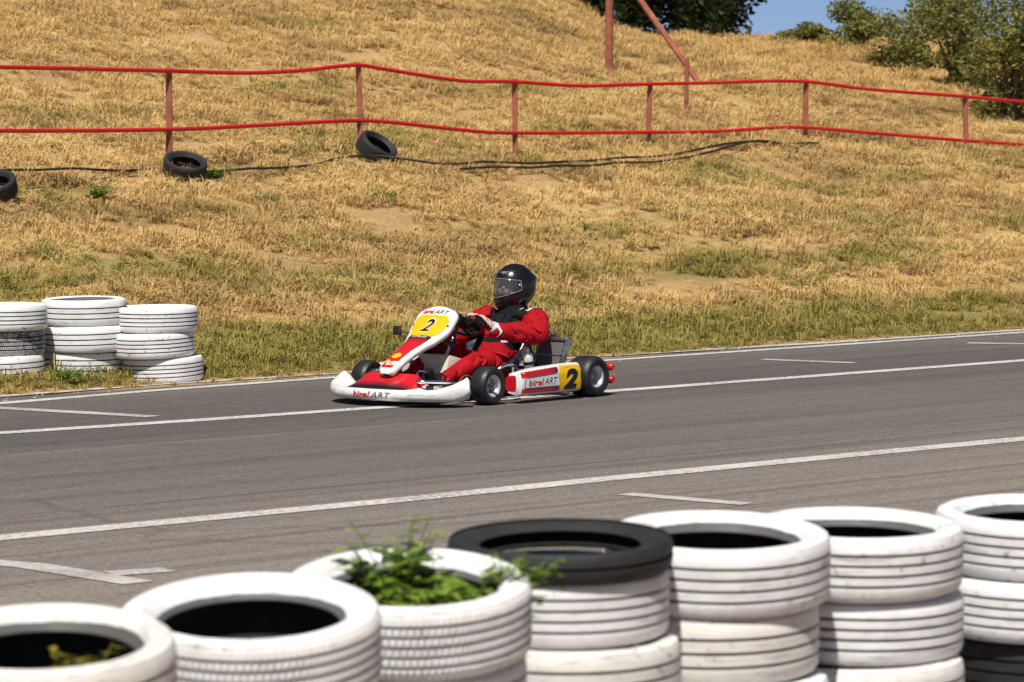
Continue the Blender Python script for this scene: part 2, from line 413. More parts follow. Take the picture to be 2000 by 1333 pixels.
gm = MB(); gm.add([(-3000, -3000, -3.2), (3000, -3000, -3.2), (3000, 3000, -3.2), (-3000, 3000, -3.2)], [(0, 1, 2, 3)])
tag(gm.obj('ground', M['soil'], smooth=False), kind='structure')
# asphalt with a slightly ragged far edge
mb = MB(); a = []; b = []
pr = np.arange(-80, 140, .25)
for p in pr:
    a.append(W(p, -15.0)); b.append(W(p, .02 + .06 * noise.noise((p * 1.7, 0, 0)) + .03 * noise.noise((p * 6, 3, 0))))
n = len(a); mb.add(a + b, [(i, i + 1, n + i + 1, n + i) for i in range(n - 1)])
tag(mb.obj('track', M['asphalt'], smooth=False), kind='structure')
# painted lines: traced on the photograph, laid on the asphalt
def painted(name, pts, width, mat, label_z=.004):
    """pts: photo pixels of the centre line; becomes a strip of constant real width"""
    c = [at(x, y, 0) for x, y in pts]; d0 = (c[1] - c[0]).normalized(); d1 = (c[-1] - c[-2]).normalized()
    fine = []
    for i in range(len(c) - 1):
        k = max(2, int((c[i + 1] - c[i]).length / .3))
        fine += [c[i].lerp(c[i + 1], j / k) for j in range(k)]
    fine.append(c[-1]); L = []; Rr = []
    for i, p in enumerate(fine):
        d = (fine[min(i + 1, len(fine) - 1)] - fine[max(0, i - 1)]).normalized(); nrm = Vector((-d.y, d.x, 0))
        wv = width * (.5 + .05 * noise.noise((p.x * 5, p.y * 5, 2)))
        L.append(p + nrm * wv + Vector((0, 0, label_z))); Rr.append(p - nrm * wv + Vector((0, 0, label_z)))
    m_ = MB(); n_ = len(L); m_.add(L + Rr, [(i, i + 1, n_ + i + 1, n_ + i) for i in range(n_ - 1)])
    return tag(m_.obj(name, mat, smooth=False), kind='structure')
def ext(pts):
    a, b = Vector(pts[0]), Vector(pts[1]); c, d = Vector(pts[-2]), Vector(pts[-1])
    return [tuple(a - (b - a).normalized() * 320)] + list(pts) + [tuple(d + (d - c).normalized() * 320)]
painted('near_lane_line', ext([(0, 1052), (400, 1014), (800, 976), (1200, 935), (1600, 896), (2000, 858)]), .19, M['line'])
painted('middle_lane_line', ext([(0, 847), (400, 821), (800, 793), (1300, 757), (1650, 731), (2000, 705)]), .16, M['line'])
painted('far_edge_line', ext([(0, 789), (300, 764), (640, 739), (1210, 703), (1600, 677), (2000, 650)]), .13, M['line'])
painted('far_edge_line', ext([(0, 775), (300, 752), (640, 731), (1210, 694), (1600, 671), (2000, 645)]), .12, M['line'])
painted('grid_marking', [(-40, 796), (90, 803), (300, 815)], .16, M['old_line'])
painted('grid_marking', [(-40, 1098), (60, 1106), (270, 1140)], .17, M['old_line'])
painted('grid_marking', [(215, 1122), (330, 1114)], .16, M['old_line'])
painted('grid_marking', [(1220, 966), (1460, 986)], .13, M['old_line'])
painted('grid_marking', [(1490, 703), (1670, 710)], .13, M['old_line'])
painted('grid_marking', [(1890, 671), (2040, 673)], .13, M['old_line'])

# ------------------------------------------------------------------ grass (nobody could count it)
def blades(v, f, cx, cy, nb, h0, h1, lean, wid, s):
    for k in range(nb):
        a = random.uniform(0, 2 * math.pi); r0 = random.uniform(0, .045) * s; h = random.uniform(h0, h1) * s; ln = h * random.uniform(lean * .3, lean)
        b_ = Vector((cx + math.cos(a) * r0, cy + math.sin(a) * r0, -.03)); da = a + random.uniform(-.9, .9); d = Vector((math.cos(da), math.sin(da), 0)); sd = Vector((-d.y, d.x, 0)) * wid
        p1 = b_ + d * ln * .3 + Vector((0, 0, h * .55 + .02)); p2 = b_ + d * ln + Vector((0, 0, h * max(.25, 1 - lean * .35) + .02))
        o = len(v); v += [b_ - sd, b_ + sd, p1 + sd * .8, p1 - sd * .8, p2]; f += [(o, o + 1, o + 2, o + 3), (o + 3, o + 2, o + 4)]
TK = [(24, .05, .12, 1.6), (28, .04, .10, 2.0), (20, .07, .17, 1.1), (24, .05, .14, 1.7), (30, .04, .09, 2.2), (14, .09, .22, .9), (22, .06, .13, 1.8)]
gcol = bpy.data.collections.new('sod_library'); gm_ = mat_grass(.82, 'grass')
NV = 6
for lvl in range(3):
    for var in range(NV):
        v = []; f = []; cnt = [58, 36, 15][lvl]
        hub = [(random.uniform(-.26, .26), random.uniform(-.26, .26)) for _ in range(5)]
        for q_ in range(cnt):
            if random.random() < .45: h_ = random.choice(hub); cx, cy = h_[0] + random.gauss(0, .06), h_[1] + random.gauss(0, .06)
            else: cx, cy = random.uniform(-.28, .28), random.uniform(-.28, .28)
            nb, h0, h1, lean = random.choice(TK); s = random.uniform(.55, 1.2) * [1.15, 1, .8][lvl] * (1.8 if random.random() > .97 else 1)
            blades(v, f, cx, cy, nb, h0, h1, lean, .0042, s)
        me = bpy.data.meshes.new('sod'); me.from_pydata([tuple(x) for x in v], [], f); me.materials.append(gm_)
        gcol.objects.link(bpy.data.objects.new('sod_%02d' % (lvl * NV + var), me))
# single tufts for the ragged strip along the asphalt
for var in range(6):
    v = []; f = []; nb, h0, h1, lean = TK[var]; blades(v, f, 0, 0, nb, h0, h1, lean, .0042, 1.0)
    me = bpy.data.meshes.new('tuft'); me.from_pydata([tuple(x) for x in v], [], f); me.materials.append(gm_); gcol.objects.link(bpy.data.objects.new('tuft_%02d' % var, me))
ST = .43
pp, qq = np.meshgrid(np.arange(10, 60, ST), np.arange(.75, 27, ST)); P = pp.ravel() + RNG.uniform(-.13, .13, pp.size); Q = qq.ravel() + RNG.uniform(-.13, .13, pp.size)
P = np.concatenate([P, RNG.uniform(10, 60, 26000)]); Q = np.concatenate([Q, .10 + RNG.random(26000) ** .8 * .75]); single = np.arange(len(P)) >= pp.size
X = TX * P - TY * (Q + Q0); Y = TY * P + TX * (Q + Q0)
px, py = proj(np.stack([X, Y, np.interp(Q, HQ, HL)], -1)); keep = (px > -320) & (px < 2320) & (py > -260)
P, Q, X, Y, single = P[keep], Q[keep], X[keep], Y[keep], single[keep]
pts = []; rot = []; idx = []; scl = []
for p, q, x, y, sg in zip(P, Q, X, Y, single):
    cl_ = noise.noise((p * .9, q * 1.3, 3.3)) + .5 * noise.noise((p * 2.1, q * 2.6, 8.3))
    if sg:
        if random.random() > (.15 + .85 * min(1, q / .6)) * (.55 + cl_): continue
        idx.append(3 * NV + random.randrange(6)); scl.append(random.uniform(.5, 1.1) * (.6 + .5 * q)); n_ = Vector((0, 0, 1))
    else:
        w = cl_ + random.uniform(-.25, .25); lv = 0 if w > .12 else 1 if w > -.2 else 2
        if w < -.52: continue
        idx.append(lv * NV + random.randrange(NV)); scl.append(random.uniform(.92, 1.08)); e_ = .12
        n_ = Vector((height(x - e_, y) - height(x + e_, y), height(x, y - e_) - height(x, y + e_), 2 * e_)).normalized()
    pts.append((x, y, height(x, y))); e3 = (n_.to_track_quat('Z', 'Y') @ Matrix.Rotation(random.uniform(0, 6.28), 3, 'Z').to_quaternion()).to_euler(); rot.append(tuple(e3))
gmesh = bpy.data.meshes.new('grass'); gmesh.from_pydata(pts, [], [])
gmesh.attributes.new('sod_scale', 'FLOAT', 'POINT').data.foreach_set('value', np.array(scl, np.float32))
gmesh.attributes.new('sod_index', 'INT', 'POINT').data.foreach_set('value', np.array(idx, np.int32))
gmesh.attributes.new('sod_turn', 'FLOAT_VECTOR', 'POINT').data.foreach_set('vector', np.array(rot, np.float32).ravel())
grass = tag(link('grass', gmesh), 'dry straw-coloured grass with green patches covering the slope', 'grass', kind='stuff')
ng = bpy.data.node_groups.new('grass_scatter', 'GeometryNodeTree')
ng.interface.new_socket('Geometry', in_out='INPUT', socket_type='NodeSocketGeometry'); ng.interface.new_socket('Geometry', in_out='OUTPUT', socket_type='NodeSocketGeometry')
gt = NT(ng); gi = gt.node('NodeGroupInput'); go = gt.node('NodeGroupOutput')
ci = gt.node('GeometryNodeCollectionInfo'); ci.inputs['Collection'].default_value = gcol; ci.inputs['Separate Children'].default_value = True; ci.inputs['Reset Children'].default_value = True
def named(tp, nm): n_ = gt.node('GeometryNodeInputNamedAttribute', data_type=tp); n_.inputs[0].default_value = nm; return n_.outputs[0]
e2r = gt.node('FunctionNodeEulerToRotation'); ng.links.new(named('FLOAT_VECTOR', 'sod_turn'), e2r.inputs[0])
ip = gt.node('GeometryNodeInstanceOnPoints'); ip.inputs['Pick Instance'].default_value = True
ng.links.new(gi.outputs[0], ip.inputs['Points']); ng.links.new(ci.outputs[0], ip.inputs['Instance']); ng.links.new(named('INT', 'sod_index'), ip.inputs['Instance Index'])
ng.links.new(e2r.outputs[0], ip.inputs['Rotation']); ng.links.new(named('FLOAT', 'sod_scale'), ip.inputs['Scale']); ng.links.new(ip.outputs[0], go.inputs[0])
md = grass.modifiers.new('scatter', 'NODES'); md.node_group = ng

# loose stones spilled along the edge of the asphalt
m_ = MB()
for _ in range(1700):
    p_ = random.uniform(12, 48); q_ = random.gauss(.18, .22); r_ = .005 + .013 * random.random() ** 3; w_ = W(p_, q_); z_ = max(height(w_.x, w_.y), .0 if q_ < .02 else -.01)
    o_ = [w_ + Vector((math.cos(a) * r_ * random.uniform(.7, 1.2), math.sin(a) * r_ * random.uniform(.7, 1.2), z_ - .002)) for a in (0, 1.3, 2.5, 3.8, 5.0)]
    m_.add(o_ + [w_ + Vector((r_ * .2, 0, z_ + r_ * random.uniform(.5, .9)))], [(0, 1, 5), (1, 2, 5), (2, 3, 5), (3, 4, 5), (4, 0, 5)])
tag(m_.obj('gravel', simple('pale_gravel', (.42, .34, .25), .9, var=.35, scale=40), smooth=False), 'loose pale gravel spilled along the far track edge', 'gravel', kind='stuff')

# ------------------------------------------------------------------ trees and bushes behind the crest
def leaf_cloud(m_, centres, n, size, spread=1.0, flat=.0):
    for k in range(n):
        c, r = random.choice(centres)
        while True:
            d = Vector((random.gauss(0, 1), random.gauss(0, 1), random.gauss(0, 1)))
            if d.length > .05: break
        d.normalize(); p = Vector(c) + Vector((d.x * r[0], d.y * r[1], d.z * r[2])) * (random.random() ** .4)
        u = Vector((random.gauss(0, 1), random.gauss(0, 1), random.gauss(0, .6))).normalized(); w = u.orthogonal().normalized()
        w = (w * math.cos(k) + u.cross(w) * math.sin(k)); s = size * random.uniform(.6, 1.4)
        m_.add([p - u * s, p + w * s * .38 + u * s * .1, p + u * s, p - w * s * .38 + u * s * .1], [(0, 1, 2, 3)])
def bushy(name, base, h, rx, mat, n, size, label, cat, group=None, trunk=.35, lobes=9):
    t = link(name, None); t.location = base; tag(t, label, cat, group)
    cs = []
    for k in range(lobes):
        a = random.uniform(0, 6.28); rr_ = random.uniform(.1, .75) * rx; z = random.uniform(trunk, .92) * h
        sh = 1 - .55 * max(0, (z / h - .55) / .45)
        cs.append(((math.cos(a) * rr_ * sh, math.sin(a) * rr_ * sh, z), (rx * random.uniform(.28, .5), rx * random.uniform(.28, .5), h * random.uniform(.12, .24))))
    st = MB()
    st.tube([(0, 0, -.25), (.03, 0, h * .25), (.02, .03, h * .6)], [h * .035, h * .026, h * .012], 8)
    for c, r in cs: st.tube([(.01, 0, h * random.uniform(.12, .3)), Vector(c) * .6 + Vector((0, 0, h * .12)), c], [h * .016, h * .009, h * .004], 5)
    st.obj('trunk' if cat == 'tree' else 'stem', M['bark'], t)
    lf = MB(); leaf_cloud(lf, cs, n, size); lf.obj('crown' if cat == 'tree' else 'foliage', mat, t, smooth=False)
    return t
def ground_at(px, d):
    p = at_d(px, 100, d); return Vector((p.x, p.y, height(p.x, p.y)))
for pxx, d, h, rx, lab in [(1235, 64, 4.6, 1.6, 'dark evergreen tree behind the upper red post'), (1385, 70, 4.2, 1.35, 'dark evergreen tree against the sky at its open right side'), (1110, 70, 5.2, 1.5, 'dark evergreen tree mostly hidden by the hilltop')]:
    bushy('evergreen_tree', ground_at(pxx, d) - Vector((0, 0, .2)), h, rx, M['leaf_dark'], 16000, .085, lab, 'tree', 'trees behind the crest', trunk=.12, lobes=16)
for i, (pxx, d, h, rx, lab) in enumerate([
        (1975, 50, 1.75, 1.15, 'largest leafy bush at the upper right corner of the slope'),
        (1860, 54, 1.65, 1.0, 'rounded green bush beside the largest corner bush'),
        (1765, 57, 1.2, .85, 'mid-sized bush on the skyline left of the rounded bush'),
        (1665, 60, .85, .75, 'low olive bush on the skyline'),
        (1575, 62, .5, .55, 'smallest olive bush on the skyline nearest the dark trees'),
        (2080, 53, 1.9, 1.2, 'tall leafy bush cut by the photo edge')]):
    bushy('hill_bush', ground_at(pxx, d) - Vector((0, 0, .12)), h, rx, M['leaf_mid'], 6000 if i in (0, 1, 5) else 3600, .042, lab, 'bush', 'bushes on the skyline', trunk=.08, lobes=13)

# ------------------------------------------------------------------ red pipe fence on the slope
def fence_depth(px): return 37.6 + (px - 330) * .0062
fence = link('pipe_fence', None); fence.location = ground_at(1005, fence_depth(1005))
tag(fence, 'rust-red posts carrying two sagging red pipes across the dry slope', 'fence')
FI = Matrix.Translation(-fence.location)
up_px = [(-260, 128), (-40, 131), (120, 134), (330, 139), (480, 143), (590, 138), (660, 130), (705, 128), (760, 137), (900, 158), (1000, 160), (1130, 168), (1250, 165), (1400, 162), (1560, 159), (1700, 175), (1885, 189), (2000, 199), (2260, 212)]
lo_px = [(-260, 258), (-40, 256), (120, 256), (300, 254), (420, 250), (600, 240), (690, 236), (760, 239), (900, 254), (1000, 260), (1250, 259), (1400, 257), (1550, 249), (1700, 260), (1885, 275), (2000, 283), (2260, 297)]
def smooth_path(P_, k=5):
    out = []
    for i in range(len(P_) - 1):
        p0, p1, p2, p3 = P_[max(0, i - 1)], P_[i], P_[i + 1], P_[min(len(P_) - 1, i + 2)]
        for j in range(k):
            t = j / k; out.append(.5 * ((2 * p1) + (p2 - p0) * t + (2 * p0 - 5 * p1 + 4 * p2 - p3) * t * t + (3 * p1 - p0 - 3 * p2 + p3) * t ** 3))
    return out + [P_[-1]]
for pl in (up_px, lo_px):
    m_ = MB(); m_.tube([FI @ v for v in smooth_path([at_d(x, y - 0, fence_depth(x) - .05) for x, y in pl])], .0215, 10); m_.obj('rail', M['rail'], fence)
for px_ in (-45, 330, 700, 1005, 1270, 1575, 1885, 2200):
    d = fence_depth(px_); ytop = interp(px_, [a[0] for a in up_px], [a[1] for a in up_px]) - 6
    top = at_d(px_, ytop, d); g = height(top.x, top.y); lean = Vector((random.uniform(-.03, .03), 0, 0))
    m_ = MB(); tp = FI @ top; bs = FI @ (Vector((top.x, top.y, g - .15)) + lean)
    ring = lambda c, w: [c + Vector((sx * w, sy * w, 0)) for sx, sy in ((-1, -.9), (-.9, -1), (.9, -1), (1, -.9), (1, .9), (.9, 1), (-.9, 1), (-1, .9))]
    m_.loft([ring(bs, .031), ring(bs.lerp(tp, .5), .030), ring(tp, .029), ring(tp + Vector((0, 0, .006)), .023)]); po = m_.obj('post', M['post'], fence)
    for pl in (up_px, lo_px):      # the wire ties that hold the pipes
        yy = interp(px_, [a[0] for a in pl], [a[1] for a in pl]); c = FI @ at_d(px_, yy, d - .01)
        mm = MB(); mm.tube([c + Vector((.042 * math.cos(a), .046 * math.sin(a), .004 * math.sin(2 * a))) for a in np.linspace(0, 6.28, 17)], .004, 5); mm.obj('tie', M['dark_metal'], po)
# upper fence with a diagonal brace
uf = link('braced_fence_post', None); b0 = ground_at(1190, 50); uf.location = b0
tag(uf, 'rust-red end post with a long diagonal brace, high on the slope', 'fence post')
UI = Matrix.Translation(-b0)
m_ = MB(); m_.tube([(0, 0, -.2), (0, 0, 1.6)], .05, 8); m_.obj('post', M['post'], uf)
bp = ground_at(1385, 49.2)
m_ = MB(); m_.tube([(.03, 0, 1.45), UI @ (bp + Vector((0, 0, -.06)))], .042, 8); m_.obj('brace', M['post'], uf)
sp = link('short_fence_post', None); sp.location = ground_at(1340, 46.5)
tag(sp, 'short rust-red post below the diagonal brace', 'fence post')
m_ = MB(); m_.tube([(0, 0, -.2), (.01, 0, .68)], .028, 8); m_.obj('post', M['post'], sp)

# ------------------------------------------------------------------ tyres
def tyre_mesh(name, Rr, wd, bead, ribs=4, blocks=False, seg=112, kind='white', tone='tyre_white', wheel_hole=True):
    """car tyre lying flat, axis Z, from z=0 to z=wd; real circumferential grooves and, if asked, cross cuts"""
    h = wd / 2; prof = []; ms = []
    gw, gd_ = .006, .012
    sh = .80 * h
    prof += [(bead, h * .50), (bead + .012, h * .66), (lerp(bead, Rr, .35), h * .93), (lerp(bead, Rr, .55), h * 1.0), (lerp(bead, Rr, .58), h * .975), (lerp(bead, Rr, .66), h * .968), (lerp(bead, Rr, .68), h * .995), (lerp(bead, Rr, .73), h * .992), (lerp(bead, Rr, .75), h * .955), (lerp(bead, Rr, .82), h * .95), (lerp(bead, Rr, .92), h * .90), (Rr - .010, sh + .012), (Rr - .003, sh)]
    nb = len(prof)
    zs = [lerp(sh, -sh, (i + 1) / (ribs + 1)) for i in range(ribs)]
    for z in zs: prof += [(Rr, z + gw * 1.6), (Rr, z + gw), (Rr - gd_, z + gw * .6), (Rr - gd_, z - gw * .6), (Rr, z - gw), (Rr, z - gw * 1.6)]
    k = len(zs); base = [(r, -z) for r, z in prof[:nb]][::-1]; n_out = len(prof) + len(base)
    prof += base
    inner = [(bead + .004, -h * .42), (bead + .03, -h * .72), (Rr - .05, -h * .80), (Rr - .028, -h * .6), (Rr - .022, 0), (Rr - .028, h * .6), (Rr - .05, h * .80), (bead + .03, h * .72), (bead + .004, h * .42)]
    full = prof + inner; ms = []
    for j in range(len(full)):
        if j >= n_out - 1: ms.append(1)
        elif nb <= j < nb + 6 * k and (j - nb) % 6 == 2: ms.append(2)
        else: ms.append(0)
    mb_ = MB(); S = seg * (4 if blocks else 1)
    v = []; K = len(full)
    for i in range(S):
        a = 2 * math.pi * i / S; wob = 1 + .006 * math.sin(2 * a + 1) + .004 * math.sin(3 * a)
        for j, (r, z) in enumerate(full):
            rr_ = r * wob
            if blocks and nb - 2 <= j < nb + 6 * k + 2:
                row = (j - nb + 1) // 6
                if (i + row * 2) % 4 == 0: rr_ -= .004
            v.append((rr_ * math.cos(a), rr_ * math.sin(a), z + h))
    mb_.v = v
    for i in range(S):
        i2 = (i + 1) % S
        for j in range(K):
            j2 = (j + 1) % K; mb_.f.append((i * K + j, i2 * K + j, i2 * K + j2, i * K + j2)); mb_.m.append(ms[j])
    return mb_
LIB = {}
def tyre(kind):
    if kind not in LIB:
        spec = {'ribbed': (.302, .2, .21, 4, False, 'tyre_white'), 'blocky': (.312, .2, .215, 5, True, 'tyre_white'), 'wide': (.298, .2, .19, 3, False, 'tyre_white'),
                'cream': (.30, .2, .21, 3, False, 'tyre_cream'), 'grey': (.30, .2, .195, 4, True, 'tyre_grey'), 'black': (.29, .2, .20, 3, False, 'rubber'), 'thin_black': (.302, .08, .215, 1, False, 'rubber')}[kind]
        o = tyre_mesh(kind, *spec[:5], tone=spec[5]).obj('tyre_source', [M[spec[5]], M['inner'], M['rubber']], angle=32)
        LIB[kind] = o.data; bpy.data.objects.remove(o)
    return LIB[kind]
def put_tyre(kind, loc, label, group, tilt=(0, 0), scale=1.0, zs=1.0):
    o = link('car_tyre', tyre(kind)); o.location = loc; o.rotation_euler = (tilt[0], tilt[1], random.uniform(0, 6.28)); o.scale = (scale, scale, scale * zs)
    # tilt about world axes, spin about own axis
    o.rotation_mode = 'QUATERNION'
    from mathutils import Euler
    o.rotation_quaternion = Euler((tilt[0], tilt[1], 0)).to_quaternion() @ Euler((0, 0, random.uniform(0, 6.28))).to_quaternion()
    return tag(o, label, 'tyre', group)
# foreground wall of tyres: column foot under the traced top centre
FORE = [  # top centre in the photo, top height, kinds from the top down, where it is, lean
    ((85, 1246), .80, ['cream', 'grey', 'wide', 'ribbed'], 'in the foreground stack at the left edge', 8.0),
    ((492, 1186), .80, ['blocky', 'blocky', 'ribbed', 'wide'], 'in the foreground stack with the dark hole', 9.0),
    ((797, 1130), .80, ['blocky', 'blocky', 'cream', 'wide'], 'in the foreground stack sprouting green weeds', 8.5),
    ((1095, 1058), .82, ['thin_black', 'ribbed', 'cream', 'wide', 'wide'], 'in the foreground stack with the black cap', 3.5),
    ((1398, 1040), .80, ['ribbed', 'cream', 'ribbed', 'wide'], 'in the foreground stack after the black-capped one', 5.0),
    ((1668, 1026), .77, ['ribbed', 'ribbed', 'cream', 'wide'], 'in the second foreground stack from the right', 3.0),
    ((2030, 998), .755, ['ribbed', 'ribbed', 'black', 'wide'], 'in the foreground stack at the right edge', 3.0)]
LEV = ['topmost', 'second from the top', 'third from the top', 'fourth from the top', 'lowest']
CN = {'cream': 'cream-stained', 'grey': 'worn grey', 'wide': 'white painted', 'ribbed': 'white painted grooved', 'blocky': 'white painted block-tread', 'thin_black': 'thin black', 'black': 'unpainted black'}
FORE_TOP = []
for ci_, (pt, ht, kinds, where, lean) in enumerate(FORE):
    c = at(pt[0], pt[1], ht); z = ht
    hs = [.08 if k == 'thin_black' else .2 for k in kinds]; f_ = ht / sum(hs)
    FORE_TOP.append(c)
    for lv, k in enumerate(kinds):
        z -= hs[lv] * f_
        jit = Vector((random.uniform(-.025, .025), random.uniform(-.03, .03), 0)) if lv else Vector()
        frac = max(0, (len(kinds) - 1 - lv) / (len(kinds) - 1)) ** 1.5
        tl = R(lean) * frac; dz_ = .012 * frac
        put_tyre(k, (c.x + jit.x, c.y + jit.y , z + dz_), f'{CN[k]} tyre, {LEV[lv]} {where}', 'tyres of the foreground wall', (tl, random.uniform(-.012, .012)), scale=1.03 if ci_ < 4 else 1.075, zs=f_ * .985 / (1.03 if ci_ < 4 else 1.075))
# far stack beside the track
FAR = [((310, 744), .94, ['ribbed', 'ribbed', 'ribbed'], 'in the trackside column nearest the kart'),
       ((163, 744), .98, ['wide', 'wide', 'wide'], 'in the trackside column behind a green tuft'),
       ((15, 752), .94, ['ribbed', 'grey', 'wide'], 'in the trackside column at the left photo edge')]
for (pt, sc_, kinds, where) in FAR:
    b_ = at(pt[0], pt[1], .0); g = height(b_.x, b_.y)
    for lv, k in enumerate(kinds):
        h_ = .2 * sc_ * .97
        put_tyre(k, (b_.x + random.uniform(-.035, .035), b_.y + random.uniform(-.03, .03), g - .03 + (2 - lv) * h_), f'{CN[k]} tyre, {["topmost", "middle", "lowest"][lv]} {where}', 'tyres of the trackside stack', (random.uniform(.0, .03), random.uniform(-.035, .01)), scale=sc_ * 1.06, zs=.97 / 1.06)
# black tyres at the feet of the fence
for px_, py_, tl, lab in [(360, 335, (R(24), R(10)), 'old black tyre slumped at the foot of a fence post, nearer the photo edge'), (728, 308, (R(20), R(34)), 'old black tyre tipped at the fence post under the highest pipe bend'), (-8, 342, (R(26), R(-6)), 'old black tyre half out of the photo at the fence')]:
    d = fence_depth(px_) - .35; p = at_d(px_, py_, d); g = height(p.x, p.y)
    o = put_tyre('black', (p.x, p.y - .05, g + .06), lab, 'black tyres along the fence', tl, .74, 1.1)
# black hoses lying along the fence
for pl, lab in [([(-200, 352), (60, 348), (200, 345), (430, 340), (600, 328), (720, 318), (860, 330), (1000, 330), (1150, 325), (1300, 315), (1450, 300), (1600, 293)], 'long black hose lying on the slope below the fence'),
                ([(900, 342), (1040, 338), (1180, 332), (1320, 324), (1480, 305), (1560, 300)], 'shorter black hose beside the long one')]:
    P_ = []
    for x, y in pl:
        d = fence_depth(x) - .9; p = at_d(x, y, d)
        for _ in range(12):
            r = ray(x, y); g = height(p.x, p.y)
            # slide along the sight line until it meets the slope
            p = p + r * ((g + .03 - p.z) / (r.z - .13))
        P_.append(Vector((p.x, p.y, height(p.x, p.y) + .095)))
    m_ = MB(); m_.tube([v + Vector((0, 0, .03 * noise.noise((v.x * 2, v.y, 0)))) for v in smooth_path(P_, 6)], .014, 6); tag(m_.obj('ground_hose', M['hose']), lab, 'hose')

# ------------------------------------------------------------------ weeds
def weed(name, base, nst, h, spread, leaf, mat, label, group=None, leaves=16, arch=.4):
    t = link(name, None); t.location = base; tag(t, label, 'weed', group)
    st = MB(); lf = MB()
    for k in range(nst):
        a = random.uniform(0, 6.28); hh = h * random.uniform(.55, 1.1); d = Vector((math.cos(a), math.sin(a), 0)); sp_ = spread * random.uniform(.2, 1)
        pts_ = [Vector((0, 0, 0)) + d * .02, d * sp_ * .35 + Vector((0, 0, hh * .5)), d * sp_ + Vector((0, 0, hh * (1 - arch * .3)))]
        path = smooth_path(pts_, 5); st.tube(path, [lerp(.004, .0012, i / (len(path) - 1)) for i in range(len(path))], 5)
        for j in range(leaves):
            u = .2 + .8 * j / leaves; p = path[min(len(path) - 1, int(u * (len(path) - 1)))]
            la = random.uniform(0, 6.28); ld = Vector((math.cos(la), math.sin(la), random.uniform(-.2, .55))).normalized(); s = leaf * random.uniform(.6, 1.3) * (1.15 - .5 * u)
            sd = ld.cross(Vector((0, 0, 1))).normalized() * s * .26; nrm = Vector((0, 0, s * .18))
            lf.add([p, p + ld * s * .4 + sd, p + ld * s - nrm, p + ld * s * .4 - sd, p + ld * s * .45 - nrm * .35], [(0, 1, 4), (1, 2, 4), (2, 3, 4), (3, 0, 4)])
    st.obj('stem', mat, t); lf.obj('foliage', mat, t, smooth=False); return t
T = FORE_TOP
weed('weed_plant', T[2] + Vector((.06, -.05, -.20)), 46, .22, .20, .085, M['leaf_weed'], 'low green weed filling the foreground tyre hole', leaves=22)
weed('weed_plant', T[2] + Vector((-.03, .16, -.2)), 20, .34, .16, .08, M['leaf_weed'], 'tall green weed sprouting above the foreground tyre', leaves=18, arch=.2)
weed('weed_plant', T[2] + Vector((-.13, -.04, -.2)), 18, .18, .12, .05, M['leaf_yel'], 'yellowing weed at the near rim of the weedy tyre', leaves=16)
weed('weed_plant', T[2] + Vector((.27, .02, -.14)), 16, .22, .14, .07, M['leaf_weed'], 'green sprig between the weedy stack and the black-capped stack', leaves=14)
weed('weed_plant', T[0] + Vector((.10, -.02, -.22)), 26, .22, .12, .06, M['leaf_yel'], 'yellow-green weed in the leftmost foreground tyre', leaves=16)
weed('weed_plant', T[1] + Vector((-.08, .06, -.28)), 20, .20, .12, .05, M['leaf_yel'], 'dim olive weed deep inside the dark tyre hole', leaves=14)
weed('weed_plant', T[1] + Vector((-.09, .9, -.78)), 8, .2, .10, .05, M['leaf_yel'], 'sparse yellow weed on the asphalt behind the dark-holed tyre', leaves=10)
for px_, py_, lab, h_ in [(130, 752, 'bright green grass tuft in front of the trackside tyre stack', .16), (190, 392, 'green weed clump below the fence near the photo edge', .22), (525, 372, 'small green weed clump between the two slumped tyres', .14), (425, 345, 'green weed beside the slumped tyre', .15), (745, 395, 'dull green weed clump under the tipped tyre', .18)]:
    if py_ > 600: b_ = at(px_, py_, .02)
    else:
        d = fence_depth(px_) - 2; b_ = at_d(px_, py_, d)
        for _ in range(14): r = ray(px_, py_); b_ = b_ + r * ((height(b_.x, b_.y) - b_.z) / (r.z - .13))
    b_.z = height(b_.x, b_.y) - .02
    weed('weed_plant', b_, 34, h_, .26, .06, M['leaf_weed'], lab, 'weeds on the slope', leaves=12)

# ================================================================== THE KART (local: +X ahead, +Y its left, Z up)
KYAW = math.atan2(-.788, -.616)
_h = Vector((-.616, -.788, 0)); _l = Vector((.788, -.616, 0))
_ct = at(957, 791.5, 0)                                   # contact of the near front wheel
KLOC = _ct - _h * .525 - _l * .545
kart = link('racing_kart', None); kart.location = KLOC; kart.rotation_euler = (0, 0, KYAW)
tag(kart, 'white, red and yellow racing kart with number 2 running on the track', 'kart')
def text2d(s, size=1.0, shear=0.0, bold=0.0):
    cu = bpy.data.curves.new('t', 'FONT'); cu.body = s; cu.size = size; cu.shear = shear; cu.offset = bold; cu.fill_mode = 'FRONT'; cu.resolution_u = 4
    o = bpy.data.objects.new('t', cu); COL.objects.link(o); me = evaluated_mesh(o); bpy.data.objects.remove(o)
    v = [(p.co.x, p.co.y) for p in me.vertices]; f = [tuple(p.vertices) for p in me.polygons]
    bpy.data.meshes.remove(me); return v, f
def lettering(s, u0, u1, v0, v1, place, mat, parent, name='lettering', shear=.25, bold=.02, du=None):
    """flat print: text fitted to the box (u0..u1, v0..v1) of a surface given by place(u, v)"""
    v, f = text2d(s, 1.0, shear, bold); a = np.array(v); lo, hi = a.min(0), a.max(0)
    m_ = MB(); m_.add([place(lerp(u0, u1, (x - lo[0]) / (hi[0] - lo[0])), lerp(v0, v1, (y - lo[1]) / (hi[1] - lo[1]))) for x, y in v], f)
    return m_.obj(name, mat, parent, smooth=False)
